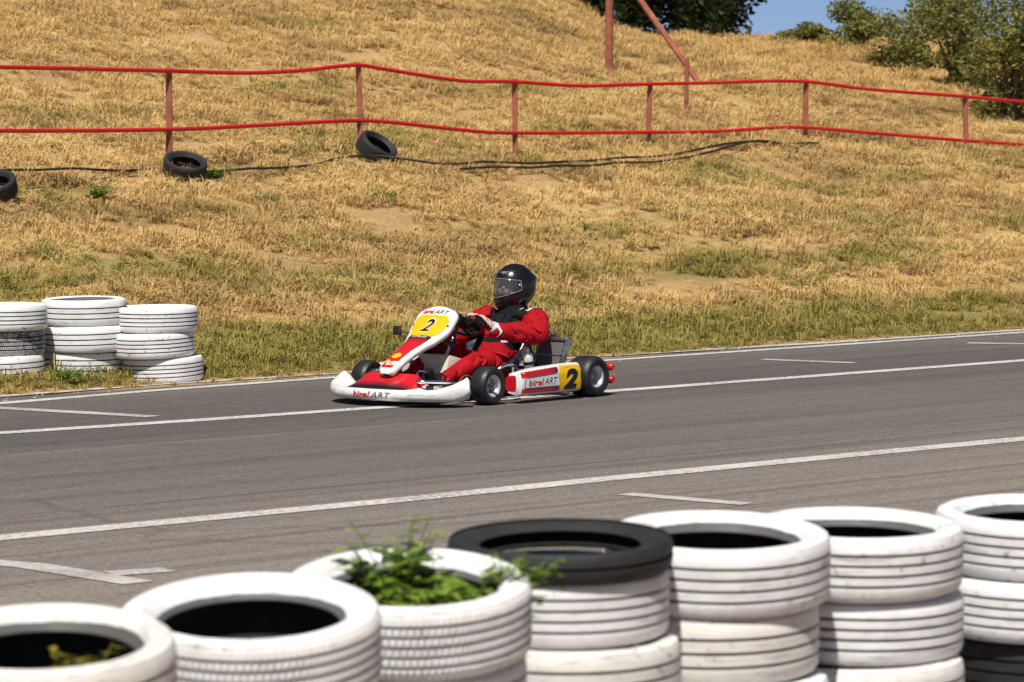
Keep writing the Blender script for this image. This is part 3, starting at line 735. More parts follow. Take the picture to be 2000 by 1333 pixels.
def decal(poly, place, mat, parent, name='sticker', n=6):
    """flat sticker: polygon in surface coordinates, cut fine so that it follows the surface"""
    bm = bmesh.new(); vs_ = [bm.verts.new((u, v, 0)) for u, v in poly]; bm.faces.new(vs_)
    bmesh.ops.triangulate(bm, faces=bm.faces[:])
    for _ in range(3):
        bmesh.ops.subdivide_edges(bm, edges=[e for e in bm.edges if e.calc_length() > .03], cuts=1); bmesh.ops.triangulate(bm, faces=bm.faces[:])
    bm.verts.index_update(); m_ = MB(); m_.add([place(v.co.x, v.co.y) for v in bm.verts], [tuple(v.index for v in f.verts) for f in bm.faces]); bm.free()
    return m_.obj(name, mat, parent, angle=180)
def rpoly(pts, r=.012, k=4):
    """round the corners of a 2-D polygon"""
    out = []; n_ = len(pts)
    for i in range(n_):
        a, b, c = Vector(pts[i - 1]), Vector(pts[i]), Vector(pts[(i + 1) % n_]); ra = min(r, (a - b).length * .45, (c - b).length * .45)
        p, q = b + (a - b).normalized() * ra, b + (c - b).normalized() * ra
        for j in range(k + 1): t = j / k; out.append(tuple((1 - t) ** 2 * p + 2 * t * (1 - t) * b + t * t * q))
    return out

# ---- frame, floor, axle
fr = MB(); zt = .075
for s in (-1, 1):
    fr.tube(smooth_path([Vector(p) for p in [(.86, s * .16, zt), (.70, s * .20, zt), (.45, s * .36, zt), (.25, s * .34, zt), (-.15, s * .28, zt), (-.62, s * .27, zt)]], 4), .015, 10)
    fr.tube([(.525, s * .30, zt + .01), (.525, s * .44, .125)], .014, 8)                       # stub axle carrier
    fr.tube(smooth_path([Vector(p) for p in [(.34, s * .33, .08), (.33, s * .50, .09), (.28, s * .56, .13), (-.22, s * .56, .13), (-.28, s * .50, .09), (-.29, s * .28, .08)]], 4), .010, 8)   # side bumper bar
    fr.tube(smooth_path([Vector(p) for p in [(.30, s * .34, .08), (.27, s * .44, .17), (.22, s * .47, .235), (.14, s * .46, .235), (.06, s * .40, .19), (.0, s * .30, .08)]], 4), .011, 8)    # bright hoop beside the leg
    fr.tube([(-.40, s * .28, .08), (-.33, s * .21, .36)], .009, 8)                             # seat stay
for x in (.80, .45, .1, -.30, -.60): fr.tube([(x, -.30 if x < .7 else -.17, zt), (x, .30 if x < .7 else .17, zt)], .014, 8)
fr.tube(smooth_path([Vector(p) for p in [(.80, .22, .08), (.96, .24, .09), (.99, .15, .11), (.99, -.15, .11), (.96, -.24, .09), (.80, -.22, .08)]], 4), .009, 8)
fr.obj('frame', M['dark_metal'], kart)
for s in (1, -1):
    hp = MB(); hp.tube(smooth_path([Vector(p) for p in [(.40, s * .35, .10), (.36, s * .43, .18), (.30, s * .475, .245), (.20, s * .475, .25), (.12, s * .42, .20)]], 5), .013, 10); hp.obj('side_hoop', M['chrome'], kart)
fl = MB(); fl.box((.42, 0, .058), (.86, .56, .006), bev=.002); fl.obj('floor_tray', M['dark_metal'], kart)
ax = MB(); ax.tube([(-.490, -.60, .14), (-.490, .60, .14)], .021, 16)
for y in (-.26, .26): ax.box((-.490, y, .13), (.07, .035, .09), bev=.008)
ax.obj('rear_axle', M['alu'], kart)
RY = Matrix.Rotation(R(-90), 4, 'X')      # lathe axis -> +Y
br = MB(); br.lathe([(.03, -.004), (.095, -.004), (.095, .004), (.03, .004)], 40, Matrix.Translation((-.490, -.10, .14)) @ RY); br.obj('brake_disc', M['dark_metal'], kart)
sk = MB(); sk.lathe([(.03, -.003), (.105, -.003), (.105, .003), (.03, .003)], 60, Matrix.Translation((-.490, -.20, .14)) @ RY); sk.obj('sprocket', M['dark_metal'], kart)
sa = MB()
for s in (-1, 1):
    sa.tube([(.525, s * .40, .127), (.525, s * .60, .127)], .012, 12); sa.box((.525, s * .415, .12), (.05, .035, .10), bev=.006)
    sa.tube([(.36, s * .06, .13), (.44, s * .40, .13)], .007, 8)
sa.obj('steering_linkage', M['alu'], kart)

# ---- wheels: rim > tyre, hub nut, valve
def wheel(name, x, y_out, rad, wd, rimr, side):
    """y_out: outer face; side=+1 left"""
    mt = Matrix.Translation((x, y_out - side * wd / 2, rad)) @ (RY if side > 0 else Matrix.Rotation(R(90), 4, 'X'))
    h = wd / 2
    rm = MB()
    rm.lathe([(rimr, h * .80), (rimr + .005, h * .84), (rimr + .006, h * .80), (rimr - .004, h * .55), (rimr - .014, h * .3), (rimr - .014, -h * .5), (rimr + .005, -h * .82), (rimr - .003, -h * .84), (rimr - .020, -h * .5), (rimr - .022, h * .18), (rimr - .015, h * .5)], 48, mt)
    rm.lathe([(.001, h * .10), (.030, h * .10), (.036, h * .02), (rimr - .018, -h * .12), (rimr - .018, -h * .20), (.001, -h * .1)], 40, mt, closed=False)
    for k in range(3):
        a = 2 * math.pi * k / 3 + .5
        c = mt @ Vector((math.cos(a) * .040, math.sin(a) * .040, h * .06)); rm.box(c, (.05, .02, .018), mt.to_3x3() @ Matrix.Rotation(a, 3, 'Z'), .004)
    w = rm.obj(name, M['rim'], kart)
    ty = MB()
    pr_ = [(rimr + .003, h * .80), (rimr + .012, h * .90), (lerp(rimr, rad, .45), h * 1.0), (lerp(rimr, rad, .75), h * .97), (rad - .014, h * .88), (rad - .004, h * .74), (rad, h * .5), (rad + .001, 0)]
    pr_ = pr_ + [(r, -z) for r, z in pr_[:-1]][::-1] + [(rimr + .002, -h * .5), (rimr + .002, h * .5)]
    ty.lathe(pr_, 72, mt); ty.obj('tyre', M['slick'], w, angle=60)
    nt = MB(); nt.lathe([(.001, h * .42), (.010, h * .42), (.012, h * .36), (.012, h * .1), (.024, h * .1), (.024, h * .08), (.001, h * .08)], 6 if False else 18, mt, closed=False); nt.obj('hub_nut', M['alu'], w)
    vl = MB(); vl.tube([mt @ Vector((rimr - .018, 0, h * .1)), mt @ Vector((rimr - .024, 0, h * .6))], .0035, 8); vl.obj('valve', M['black_pl'], w)
    return w
wheel('wheel', .525, .588, .130, .125, .069, 1); wheel('wheel', .525, -.588, .129, .125, .068, -1)
wheel('wheel', -.490, .700, .141, .195, .070, 1); wheel('wheel', -.490, -.700, .141, .195, .069, -1)

# ---- nose fairing
YS = [-.615, -.607, -.59, -.56, -.52, -.47, -.42, -.36, -.30, -.262, -.245, -.2, -.13, -.06, 0]; YS = YS + [-y for y in YS[:-1]][::-1]; NS = .955; YS = [y * NS for y in YS]
def nose_front(y):
    y = abs(y) / NS; return interp(y, [0, .12, .25, .36, .45, .52, .57, .60, .615], [1.125, 1.12, 1.10, 1.065, 1.015, .96, .895, .84, .805])
def nose_ring(y):
    a = abs(y) / NS; xf = nose_front(y); xr = interp(a, [0, .24, .262, .34, .45, .55, .60, .615], [.90, .885, .80, .76, .74, .735, .75, .785])
    end = sst(.44, .57, a); hump = 1 - sst(.235, .275, a); tip = sst(.57, .615, a)
    zb = .038 + .02 * tip
    lip = .118 + .025 * sst(.4, .6, a)                       # top of the front face
    zm = lerp(.108, .19, end); zr = lerp(.122, .20, end)      # shelf
    L = xf - xr
    pr_ = [(xr, zb + .012), (lerp(xr, xf, .5), zb), (xf - .05, zb), (xf - .018, zb + .008), (xf - .002, zb + .026), (xf, lerp(zb, lip, .55)), (xf - .008, lip - .012), (xf - .022, lip), (lerp(xf - .022, xr, .35), lerp(lip, zm, .6)), (lerp(xf - .022, xr, .7), zm), (xr + .02, zr), (xr, zr - .012)]
    if hump > 0:
        hz_ = [(xr, zb + .012), (lerp(xr, xf, .5), zb), (xf - .05, zb), (xf - .018, zb + .008), (xf - .002, zb + .026), (xf, lerp(zb, lip, .55)), (xf - .008, lip - .012), (xf - .022, lip), (xf - .07, lip + .022), (lerp(xf - .07, .885, .55), .178), (.895, .212), (.885, .205)]
        pr_ = [(lerp(p[0], q[0], hump), lerp(p[1], q[1], hump)) for p, q in zip(pr_, hz_)]
    zc = sum(p[1] for p in pr_) / 12
    if tip > 0: pr_ = [(lerp(p[0], xr + L * .5, tip * .55), lerp(p[1], zc, tip * .55)) for p in pr_]
    return [Vector((px_, y, pz_)) for px_, pz_ in pr_]
rings = [nose_ring(y) for y in YS]; m_ = MB(); m_.loft(rings)
for fi, f in enumerate(m_.f):
    c = sum((Vector(m_.v[i]) for i in f), Vector()) / len(f)
    j = fi % 12
    if abs(c.y) < .25 and j in (7, 8, 9, 10) and fi < 12 * (len(YS) - 1): m_.m[fi] = 1
M['nose_red'] = mat_fade('nose_red_fade', (.014, .012, .014), (.62, .012, .02), 0, 1.06, .98)
nose = m_.obj('nose_fairing', [M['white_pl'], M['nose_red']], kart, angle=50)
def nose_face(u, v): return Vector((nose_front(u) + .0025 - .004 * abs((v - .08) / .04), u, v))
lettering('birel', -.165, -.005, .058, .104, nose_face, M['red_ink'], nose); lettering('ART', .0, .165, .058, .100, nose_face, M['ink'], nose, shear=.3, bold=-.005)
def shelf(u, v): return Vector((v, u, .134 + .003))
# small print on the near and far shelf fronts
lettering('www.birelart.com', .29, .45, .086, .094, nose_face, M['grey_ink'], nose, shear=.1, bold=0); lettering('birelart', -.46, -.36, .086, .098, nose_face, M['grey_ink'], nose, shear=.1, bold=0)

# ---- front number panel
CX = [(.905, .20), (.98, .215), (.955, .262), (.87, .315), (.75, .375), (.62, .435), (.54, .482), (.485, .535), (.44, .588), (.405, .625), (.388, .640)]
CL = [Vector((x, 0, z)) for x, z in CX[1:]]
LEN = [0.0]
for a, b in zip(CL, CL[1:]): LEN.append(LEN[-1] + (b - a).length)
LT = LEN[-1]
HW = ([0, .02, .05, .12, .25, .37, .47, .56, LT - .07, LT - .045, LT - .025, LT - .01, LT], [.036, .056, .066, .071, .078, .096, .134, .164, .165, .156, .140, .114, .078])
def cl(s):
    i = max(0, min(len(LEN) - 2, int(np.searchsorted(LEN, s)) - 1)); t = (s - LEN[i]) / (LEN[i + 1] - LEN[i]); p = CL[i].lerp(CL[i + 1], t)
    a, b = cl_n[i], cl_n[i + 1]; return p, a.lerp(b, t).normalized()
cl_n = []
for i in range(len(CL)):
    d = (CL[min(i + 1, len(CL) - 1)] - CL[max(i - 1, 0)]).normalized(); cl_n.append(Vector((d.z, 0, -d.x)) if d.z > 0 else Vector((-d.z, 0, d.x)))
cl_n = [n_ if n_.z > 0 else -n_ for n_ in cl_n]
cl_n = [(lambda d: Vector((d.z, 0, -d.x)))((CL[min(i + 1, len(CL) - 1)] - CL[max(i - 1, 0)]).normalized()) for i in range(len(CL))]
def panel(u, s, off=.0):
    """u across (m), s along from the foot (m)"""
    s = max(0, min(LT, s)); p, n_ = cl(s); hw = interp(s, *HW); k = min(1.25, abs(u) / max(hw, .02))
    return p + Vector((0, u, 0)) + n_ * (off - .020 * k ** 2.5 * min(1, hw / .1))
ss = list(np.linspace(0, LT, 44)); m_ = MB(); rings = []
us = [-1, -.96, -.88, -.7, -.4, 0, .4, .7, .88, .96, 1]
for s in ss:
    hw = interp(s, *HW); p, n_ = cl(s)
    yv = Vector((0, 1, 0))
    top = [panel(-hw, s) - n_ * .028 - yv * .009, panel(-hw, s) - n_ * .018 - yv * .010, panel(-hw, s) - n_ * .006 - yv * .005] + [panel(u * hw, s) for u in us[1:-1]]
    top += [panel(hw, s) - n_ * .006 + yv * .005, panel(hw, s) - n_ * .018 + yv * .010, panel(hw, s) - n_ * .028 + yv * .009, panel(hw, s) - n_ * .040 + yv * .002, panel(hw * .93, s) - n_ * .042, panel(hw * .9, s) - n_ * .02, panel(0, s) - n_ * .008, panel(-hw * .9, s) - n_ * .02, panel(-hw * .93, s) - n_ * .042, panel(-hw, s) - n_ * .040 - yv * .002]
    rings.append(top)
m_.loft(rings); pan = m_.obj('front_number_panel', M['white_pl'], kart, angle=62)
P2 = lambda o: (lambda u, s: panel(u, s, o))
M['red_fade'] = mat_fade('panel_red_fade', (.02, .015, .016), (.62, .014, .02), 0, .60, .68)
decal(rpoly([(-.045, .045), (.045, .045), (.056, .16), (.060, .26), (.082, .39), (.098, .458), (-.098, .458), (-.082, .39), (-.060, .26), (-.056, .16)], .01), P2(.003), M['red_fade'], pan)
decal(rpoly([(-.098, .463), (.098, .463), (.144, .555), (.144, .632), (.112, .662), (-.112, .662), (-.144, .632), (-.144, .555)], .022), P2(.004), M['yellow'], pan, 'number_plate')
lettering('2', -.05, .046, .500, .632, P2(.0055), M['white_ink'], pan, 'number_outline', .25, .045); lettering('2', -.044, .040, .507, .625, P2(.007), M['ink'], pan, 'number', .25, .02)
lettering('birel', -.112, -.012, .674, .710, P2(.003), M['red_ink'], pan); lettering('ART', -.008, .108, .674, .708, P2(.003), M['ink'], pan, shear=.3, bold=-.005)
lettering('STILO', -.060, .060, .436, .455, P2(.0055), M['white_ink'], pan, shear=.1, bold=.02)
circ = lambda cx_, cy_, r, k=20: [(cx_ + r * math.cos(2 * math.pi * i / k), cy_ + r * 1.0 * math.sin(2 * math.pi * i / k)) for i in range(k)]
decal(circ(.004, .175, .034), P2(.005), M['yellow'], pan, 'emblem'); decal(circ(-.022, .102, .020), P2(.005), M['yellow'], pan, 'emblem')
decal(rpoly([(-.02, .06), (.05, .075), (.054, .118), (-.004, .096)], .006), P2(.005), M['white_ink'], pan); decal(rpoly([(.0, .072), (.03, .08), (.03, .10), (.0, .09)], .004), P2(.0065), M['grey_ink'], pan)
def flange(u, v): 
    p, n_ = cl(u); hw = interp(u, *HW); return panel(hw, u) - n_ * v + Vector((0, .0125, 0))
lettering('WWW.BIRELART.COM', .52, .24, .030, .014, flange, M['grey_ink'], pan, shear=0, bold=.01)
for s_ in (-1, 1):
    bt = MB(); p, n_ = cl(.60); bt.ell(panel(s_ * .150, .585) + n_ * .002, (.008, .008, .008), nu=12, nv=8); bt.obj('fastener', M['dark_metal'], pan)
sm = MB()                                                   # panel brackets to the column and nose
for s_ in (-1, 1): sm.tube([(.46, s_ * .08, .50), (.40, s_ * .03, .40), (.36, 0, .30)], .008, 8)
sm.obj('panel_bracket', M['black_pl'], kart)
sm = MB(); sm.tube([(.92, 0, .21), (.86, 0, .12)], .010, 8); sm.obj('panel_bracket', M['black_pl'], kart)
mr = MB(); mr.box((.56, -.235, .475), (.035, .055, .062), bev=.008); mr.tube([(.55, -.21, .47), (.52, -.15, .46)], .006, 8); mr.obj('transponder_box', M['dark_metal'], kart)

# ---- side pods
PX0, PX1 = .345, -.300
def pe(x): return interp(x, [PX1, PX1 + .006, PX1 + .03, PX0 - .05, PX0 - .02, PX0 - .004, PX0], [.86, .94, 1, 1, .95, .85, .72])
def pz(x): return interp(x, [PX1, -.2, .1, PX0], [.250, .248, .236, .218])
def pod(side):
    s = side; rings = []; xs = [PX0, PX0 - .004, PX0 - .02, PX0 - .05, .25, .18, .1, 0, -.1, -.18, -.24, PX1 + .03, PX1 + .006, PX1]
    for x in xs:
        e = pe(x); yo = lerp(.60, .672, e); sw = .02 * sst(-.05, -.3, x); zt_ = pz(x); zl = .052; th = lerp(.6, 1, sst(PX0, PX0 - .2, x))
        zc = (zt_ + zl) / 2; hh = (zt_ - zl) / 2 * lerp(.80, 1, e)
        ring = [(yo - .16 * th, zc - hh * .8), (yo - .03, zc - hh), (yo - .008, zc - hh * .93), (yo, zc - hh * .82), (yo + .004, zc - hh * .3), (yo + .002, zc + hh * .4), (yo - .010, zc + hh * .84), (yo - .020, zc + hh * .96), (yo - .036, zc + hh), (yo - .09 * th, zc + hh * .97), (yo - .14 * th, zc + hh * .86), (yo - .15 * th, zc + hh * .5), (yo - .155 * th, zc)]
        rings.append([Vector((x, s * (y + sw), z)) for y, z in ring])
    m_ = MB(); m_.loft(rings); return m_.obj('side_pod', M['white_pl'], kart, angle=45)
pod_l = pod(1); pod_r = pod(-1)
def pf(off=.003):
    def place(u, v):      # u runs towards the rear (0 .. .743 of the sticker sheet), v up
        x = PX0 - u * (PX0 - PX1) / .743; e = pe(x); yo = lerp(.60, .672, e) + .02 * sst(-.05, -.3, x)
        zc = (pz(x) + .052) / 2; hh = (pz(x) - .052) / 2 * lerp(.80, 1, e); k = (v - zc) / hh
        return Vector((x, yo + interp(k, [-.93, -.82, -.3, .4, .84, .96], [-.008, 0, .004, .002, -.010, -.020]) + off, v))
    return place
M['pod_fade'] = mat_fade('pod_red_fade', (.55, .012, .02), (.03, .012, .018), 0, .02, -.07)
decal(rpoly([(-.060, .088), (.030, .082), (.030, .194), (-.060, .182)], .025), lambda u, v: Vector((PX0 + .003, .60 + u, v)), M['red_pl'], pod_l)
decal(rpoly([(.012, .174), (.46, .192), (.475, .212), (.465, .232), (.012, .212)], .012), pf(.003), M['pod_fade'], pod_l)
decal(rpoly([(.012, .070), (.46, .068), (.475, .085), (.465, .098), (.012, .100)], .008), pf(.003), M['pod_fade'], pod_l)
decal(rpoly([(.034, .104), (.48, .102), (.468, .145), (.478, .188), (.046, .170)], .006), pf(.0045), M['ink'], pod_l, 'sticker_outline')
decal(rpoly([(.040, .107), (.478, .105), (.465, .145), (.475, .185), (.052, .167)], .006), pf(.0055), M['white_ink'], pod_l)
lettering('birel', .080, .275, .118, .160, pf(.007), M['red_ink'], pod_l, shear=.2, bold=.02); lettering('ART', .28, .45, .120, .164, pf(.007), M['ink'], pod_l, shear=.35, bold=-.004)
decal(rpoly([(.482, .066), (.725, .066), (.736, .10), (.725, .15), (.735, .215), (.69, .240), (.49, .240), (.472, .15)], .01), pf(.006), M['yellow'], pod_l, 'number_plate')
lettering('2', .520, .685, .074, .214, pf(.008), M['ink'], pod_l, 'number', .28, .055)
lettering('birelART', .52, .62, .222, .232, pf(.008), M['grey_ink'], pod_l, shear=.2, bold=0)

# ---- rear bumper: two red rollers on each side, dark bar
rb = MB(); rb.tube([(-.685, -.46, .16), (-.685, .46, .16)], .014, 10); rb.tube([(-.685, -.46, .10), (-.685, .46, .10)], .014, 10)
for y in (-.22, .22): rb.tube([(-.60, y, .08), (-.685, y, .13)], .012, 8)
rb.obj('rear_bumper_bar', M['dark_metal'], kart)
for z in (.195, .108):
    for s in (-1, 1):
        m_ = MB(); m_.tube([(-.70, s * .30, z), (-.70, s * .60, z), (-.695, s * .66, z), (-.692, s * .672, z)], [.029, .030, .027, .018], 18); m_.obj('bumper_roller', M['red_pl'], kart)

# ---- seat
m_ = MB(); prof = [(.13, .125), (.05, .095), (-.06, .078), (-.18, .085), (-.28, .13), (-.36, .22), (-.42, .33), (-.46, .44), (-.475, .485)]
outer = []; inner = []
nS = 13
for i, (x, z) in enumerate(prof):
    hw = [.17, .185, .195, .20, .205, .205, .20, .185, .165][i]; rise = [.02, .07, .13, .17, .17, .14, .10, .05, .01][i]; fwd = [0, .0, .01, .03, .07, .10, .09, .05, .01][i]
    ro = []; ri = []
    for k in range(nS):
        a = -1 + 2 * k / (nS - 1); e = abs(a) ** 2.6
        y = math.copysign(min(1, abs(a) ** .8), a) * hw
        ro.append(Vector((x + fwd * e, y * 1.03, z + rise * e))); ri.append(Vector((x + fwd * e + .004, y * .985, z + rise * e + .010)))
    outer.append(ro + ri[::-1])
m_.loft(outer); M['seat'] = simple('grey_fibreglass', (.12, .13, .15), .22, coat=.6, var=.2)
seat = m_.obj('seat', M['seat'], kart, angle=60); seat.location = (0, .02, 0)
m_ = MB(); edge = [outer[i][nS - 1] * .5 + outer[i][nS] * .5 for i in range(len(outer))]; m_.tube(smooth_path(edge, 4), .011, 8)
edge2 = [outer[i][0] * .5 + outer[i][-1] * .5 for i in range(len(outer))]; m_.tube(smooth_path(edge2, 4), .011, 8); m_.obj('seat_edge', M['alu'], seat)

# ---- radiator on the left, hoses, tank, bottle
rad = MB(); RR = Matrix.Rotation(R(-24), 3, 'Y'); rc = Vector((-.36, .385, .288))
rad.box(rc, (.032, .215, .19), RR, m=0); radi = rad.obj('radiator', M['core'], kart, smooth=False)
fm = MB()
for dy in (-.115, .115): fm.box(rc + RR @ Vector((0, dy, 0)), (.046, .018, .206), RR, .003)
fm.box(rc + RR @ Vector((-.006, 0, .108)), (.075, .25, .026), RR, .006); fm.box(rc + RR @ Vector((0, 0, -.105)), (.055, .25, .022), RR, .005); fm.box(rc + RR @ Vector((.019, 0, -.01)), (.004, .212, .006), RR)
fm.obj('radiator_frame', M['alu'], radi)
cp = MB(); cp.lathe([(.001, .03), (.017, .03), (.019, .024), (.019, 0), (.001, 0)], 20, Matrix.Translation(rc + RR @ Vector((-.005, -.03, .12)))); cp.obj('filler_cap', M['black_pl'], radi)
hs_ = MB(); top = rc + RR @ Vector((-.005, -.03, .145)); hs_.tube(smooth_path([top, top + Vector((.0, -.03, .025)), top + Vector((.02, -.09, .01)), top + Vector((.04, -.14, -.06)), Vector((-.30, .19, .33))], 6), .008, 8); hs_.obj('water_hose', M['alu'], kart)
hs2 = MB(); hs2.tube(smooth_path([rc + RR @ Vector((.02, -.09, -.08)), Vector((-.20, .33, .16)), Vector((-.32, .30, .10)), Vector((-.40, .1, .11))], 6), .012, 10); hs2.obj('water_hose', M['black_pl'], kart)
for k in range(2):
    cb = MB(); y0 = .30 + k * .02; cb.tube(smooth_path([Vector((-.20, y0, .18)), Vector((-.18, y0 + .05, .32)), Vector((-.26, y0, .44)), Vector((-.33, .24, .40))], 6), .004, 6); cb.obj('cable', M['dark_metal'], kart)
bo = MB(); MT = Matrix.Translation((-.17, .335, .235)) @ Matrix.Rotation(R(10), 4, 'Y')
bo.lathe([(.001, .10), (.012, .10), (.014, .078), (.030, .070), (.036, .055), (.036, -.02), (.033, -.024), (.033, -.030), (.036, -.034), (.036, -.07), (.028, -.078), (.001, -.078)], 24, MT, closed=False); bo.obj('overflow_bottle', M['white_pl'], kart)
bs = MB(); bs.lathe([(.0368, -.006), (.038, -.004), (.038, .014), (.0368, .016)], 24, MT); bs.obj('bottle_strap', M['black_pl'], kart)
bk = MB(); bk.box((-.22, .315, .16), (.10, .05, .12), bev=.01); bk.obj('battery_box', M['black_pl'], kart)

# ---- fuel tank, column, steering wheel, pedals
tk = MB(); tk.box((.37, 0, .19), (.22, .27, .22), Matrix.Rotation(R(-14), 3, 'Y'), .03); tank = tk.obj('fuel_tank', M['cream_pl'], kart)
tc = MB(); tc.lathe([(.001, .02), (.022, .02), (.024, .014), (.024, 0), (.001, 0)], 20, Matrix.Translation((.33, .07, .285))); tc.obj('tank_cap', M['red_pl'], tank)
WC = Vector((.180, .0, .512)); WNm = Vector((-.56, 0, .83)).normalized(); WE = Vector((.83, 0, .56)).normalized()   # centre, axis to the driver, up-forward in plane
st = MB(); st.tube([Vector((.50, .03, .09)), WC - WNm * .02], .011, 12); stc = st.obj('steering_column', M['chrome'], kart)
st2 = MB(); st2.tube([WC - WNm * .20, WC - WNm * .10], .019, 12); st2.box(WC - WNm * .17, (.05, .06, .05), bev=.01); st2.tube([(.30, .16, .07), WC - WNm * .20], .009, 8); st2.tube([(.30, -.16, .07), WC - WNm * .20], .009, 8); st2.obj('column_support', M['dark_metal'], kart)
WR = .158
def wp(a, r=WR, off=0.0):      # angle from kart-left, turning towards up-forward
    return WC + Vector((0, 1, 0)) * r * math.cos(a) + WE * r * math.sin(a) + WNm * off
sw = MB(); ring = []
N_ = 56; rings = []
for k in range(N_ + 1):
    a = 2 * math.pi * k / N_; flat = 1 - .20 * sst(.55, 1, math.sin(a)) - .12 * sst(.6, 1, -math.sin(a)); c = wp(a, WR * flat); e = (c - WC).normalized()
    rings.append([c + (e * math.cos(x) + WNm * math.sin(x)) * .0145 for x in (2 * math.pi * j / 12 for j in range(12))])
sw.loft(rings, caps=False); swo = sw.obj('steering_wheel', M['black_pl'], kart)
sp_ = MB()
for a in (R(0), R(180), R(-90)): sp_.box(wp(a, WR * .5, -.004), (.02 if a else .02, .02, .006), None, .002); sp_.tube([wp(a, .03, -.004), wp(a, WR * .9, -.002)], .010, 8)
sp_.obj('spokes', M['dark_metal'], swo)
pd = MB(); rotw = Matrix(((WE.x, 0, WNm.x), (0, 1, 0), (WE.z, 0, WNm.z))); pd.box(WC + WNm * .012 + WE * .015, (.14, .16, .045), rotw, .014); pd.box(WC + WE * .115 - WNm * .02, (.075, .22, .05), rotw, .02); pd.obj('wheel_pad', M['black_pl'], swo)
lettering('birel', -.085, -.005, 0, .03, lambda u, v: WC + WE * .153 + Vector((0, u, 0)) + Vector((-WNm.x, 0, WNm.z)) * 0 + WNm * (-.04 + v) + WE * .004, M['red_ink'], swo, shear=.2); lettering('ART', .0, .085, 0, .03, lambda u, v: WC + WE * .157 + Vector((0, u, 0)) + WNm * (-.04 + v), M['white_ink'], swo, shear=.3)
for s in (-1, 1):
    p_ = MB(); p_.tube(smooth_path([Vector((.78, s * .10, .07)), Vector((.80, s * .13, .15)), Vector((.80, s * .15, .22)), Vector((.80, s * .22, .22))], 4), .008, 8); p_.obj('pedal', M['alu'], kart)
bn = MB(); bn.tube(smooth_path([Vector((.93, .22, .16)), Vector((.90, .29, .165)), Vector((.74, .38, .155)), Vector((.66, .40, .14))], 5), .012, 10); bn.obj('nose_mount_bar', M['chrome'], kart)
bd = MB(); bd.box((.78, .34, .105), (.24, .02, .07), Matrix.Rotation(R(-24), 3, 'Z'), .004); o_ = bd.obj('brake_reservoir_guard', M['black_pl'], kart)
_g = Matrix.Rotation(R(-24), 3, 'Z')
lettering('BIREL', -.07, .0, .0, .022, lambda u, v: Vector((.78, .34, .115)) + _g @ Vector((-u, .012, v)), M['white_ink'], o_, shear=.1); lettering('ART', .03, .08, .0, .02, lambda u, v: Vector((.78, .34, .115)) + _g @ Vector((-u, .012, v)), M['red_ink'], o_, shear=.1)
bc = MB(); bc.tube(smooth_path([Vector((.66, .36, .12)), Vector((.62, .39, .19)), Vector((.55, .40, .185)), Vector((.50, .40, .13))], 6), .0045, 6); bc.obj('brake_cable', M['post'], kart)
# ---- engine on the far side
en = MB(); en.box((-.26, -.36, .17), (.20, .16, .16), bev=.02); en.tube([(-.26, -.36, .22), (-.22, -.36, .36)], .065, 20); 
for k in range(5): en.lathe([(.05, 0), (.078, 0), (.078, .006), (.05, .006)], 24, Matrix.Translation((-.25 + k * .006, -.36, .26 + k * .02)) @ Matrix.Rotation(R(16), 4, 'Y'))
eng = en.obj('engine', M['dark_metal'], kart)
ab = MB(); ab.box((-.02, -.36, .22), (.20, .13, .12), bev=.03); ab.obj('airbox', M['black_pl'], eng)
ex = MB(); ex.tube(smooth_path([Vector((-.33, -.40, .26)), Vector((-.45, -.42, .30)), Vector((-.60, -.36, .28)), Vector((-.72, -.2, .24)), Vector((-.74, .05, .23))], 5), [.022 + .024 * math.sin(math.pi * i / 20) for i in range(21)], 14); ex.obj('exhaust', M['alu'], eng)

# ================================================================== THE DRIVER
drv = link('person', None); drv.location = KLOC; drv.rotation_euler = (0, 0, KYAW)
tag(drv, 'kart driver in red and black race suit, black helmet and white gloves, steering', 'person')
def remeshed(m_, voxel, smooth_it, name, mats, pick, parent, wrinkle=None):
    me = bpy.data.meshes.new('tmp'); me.from_pydata(m_.v, [], m_.f); o = bpy.data.objects.new('tmp', me); COL.objects.link(o)
    md_ = o.modifiers.new('r', 'REMESH'); md_.mode = 'VOXEL'; md_.voxel_size = voxel
    sm_ = o.modifiers.new('s', 'SMOOTH'); sm_.factor = .5; sm_.iterations = smooth_it
    out = evaluated_mesh(o); bpy.data.objects.remove(o)
    if wrinkle:
        no = [v.normal.copy() for v in out.vertices]
        for v, n_ in zip(out.vertices, no): v.co += n_ * wrinkle(v.co)
    for k in mats: out.materials.append(k)
    for p in out.polygons: p.material_index = pick(p.center, p.normal); p.use_smooth = True
    out.update(); out.name = name
    return link(name, out, parent)
HIPL, HIPR = Vector((-.13, .115, .185)), Vector((-.13, -.095, .185))
KNL, KNR = Vector((.29, .225, .255)), Vector((.26, -.12, .325))
ANL, ANR = Vector((.66, .20, .135)), Vector((.60, -.13, .14))
SHL, SHR = Vector((-.385, .225, .515)), Vector((-.30, -.135, .525))
ELL, ELR = Vector((-.195, .40, .435)), Vector((-.06, -.30, .37))
WRL, WRR = Vector((.045, .225, .468)), Vector((.07, -.215, .46))
CH = Vector((-.30, .045, .42)); NK = Vector((-.345, .055, .60))
b_ = MB()
b_.tube([(-.16, .01, .18), (-.20, .015, .24), (-.25, .025, .33), (-.30, .04, .43), (-.335, .05, .51), (-.345, .055, .56)], [.135, .135, .135, .15, .135, .09], 20, round_ends=True)
b_.ell((-.17, .01, .175), (.13, .185, .105)); b_.ell((-.30, .045, .44), (.115, .185, .115), Matrix.Rotation(R(-22), 3, 'Y')); b_.ell((-.335, .05, .535), (.085, .19, .062), Matrix.Rotation(R(4), 3, 'X'))
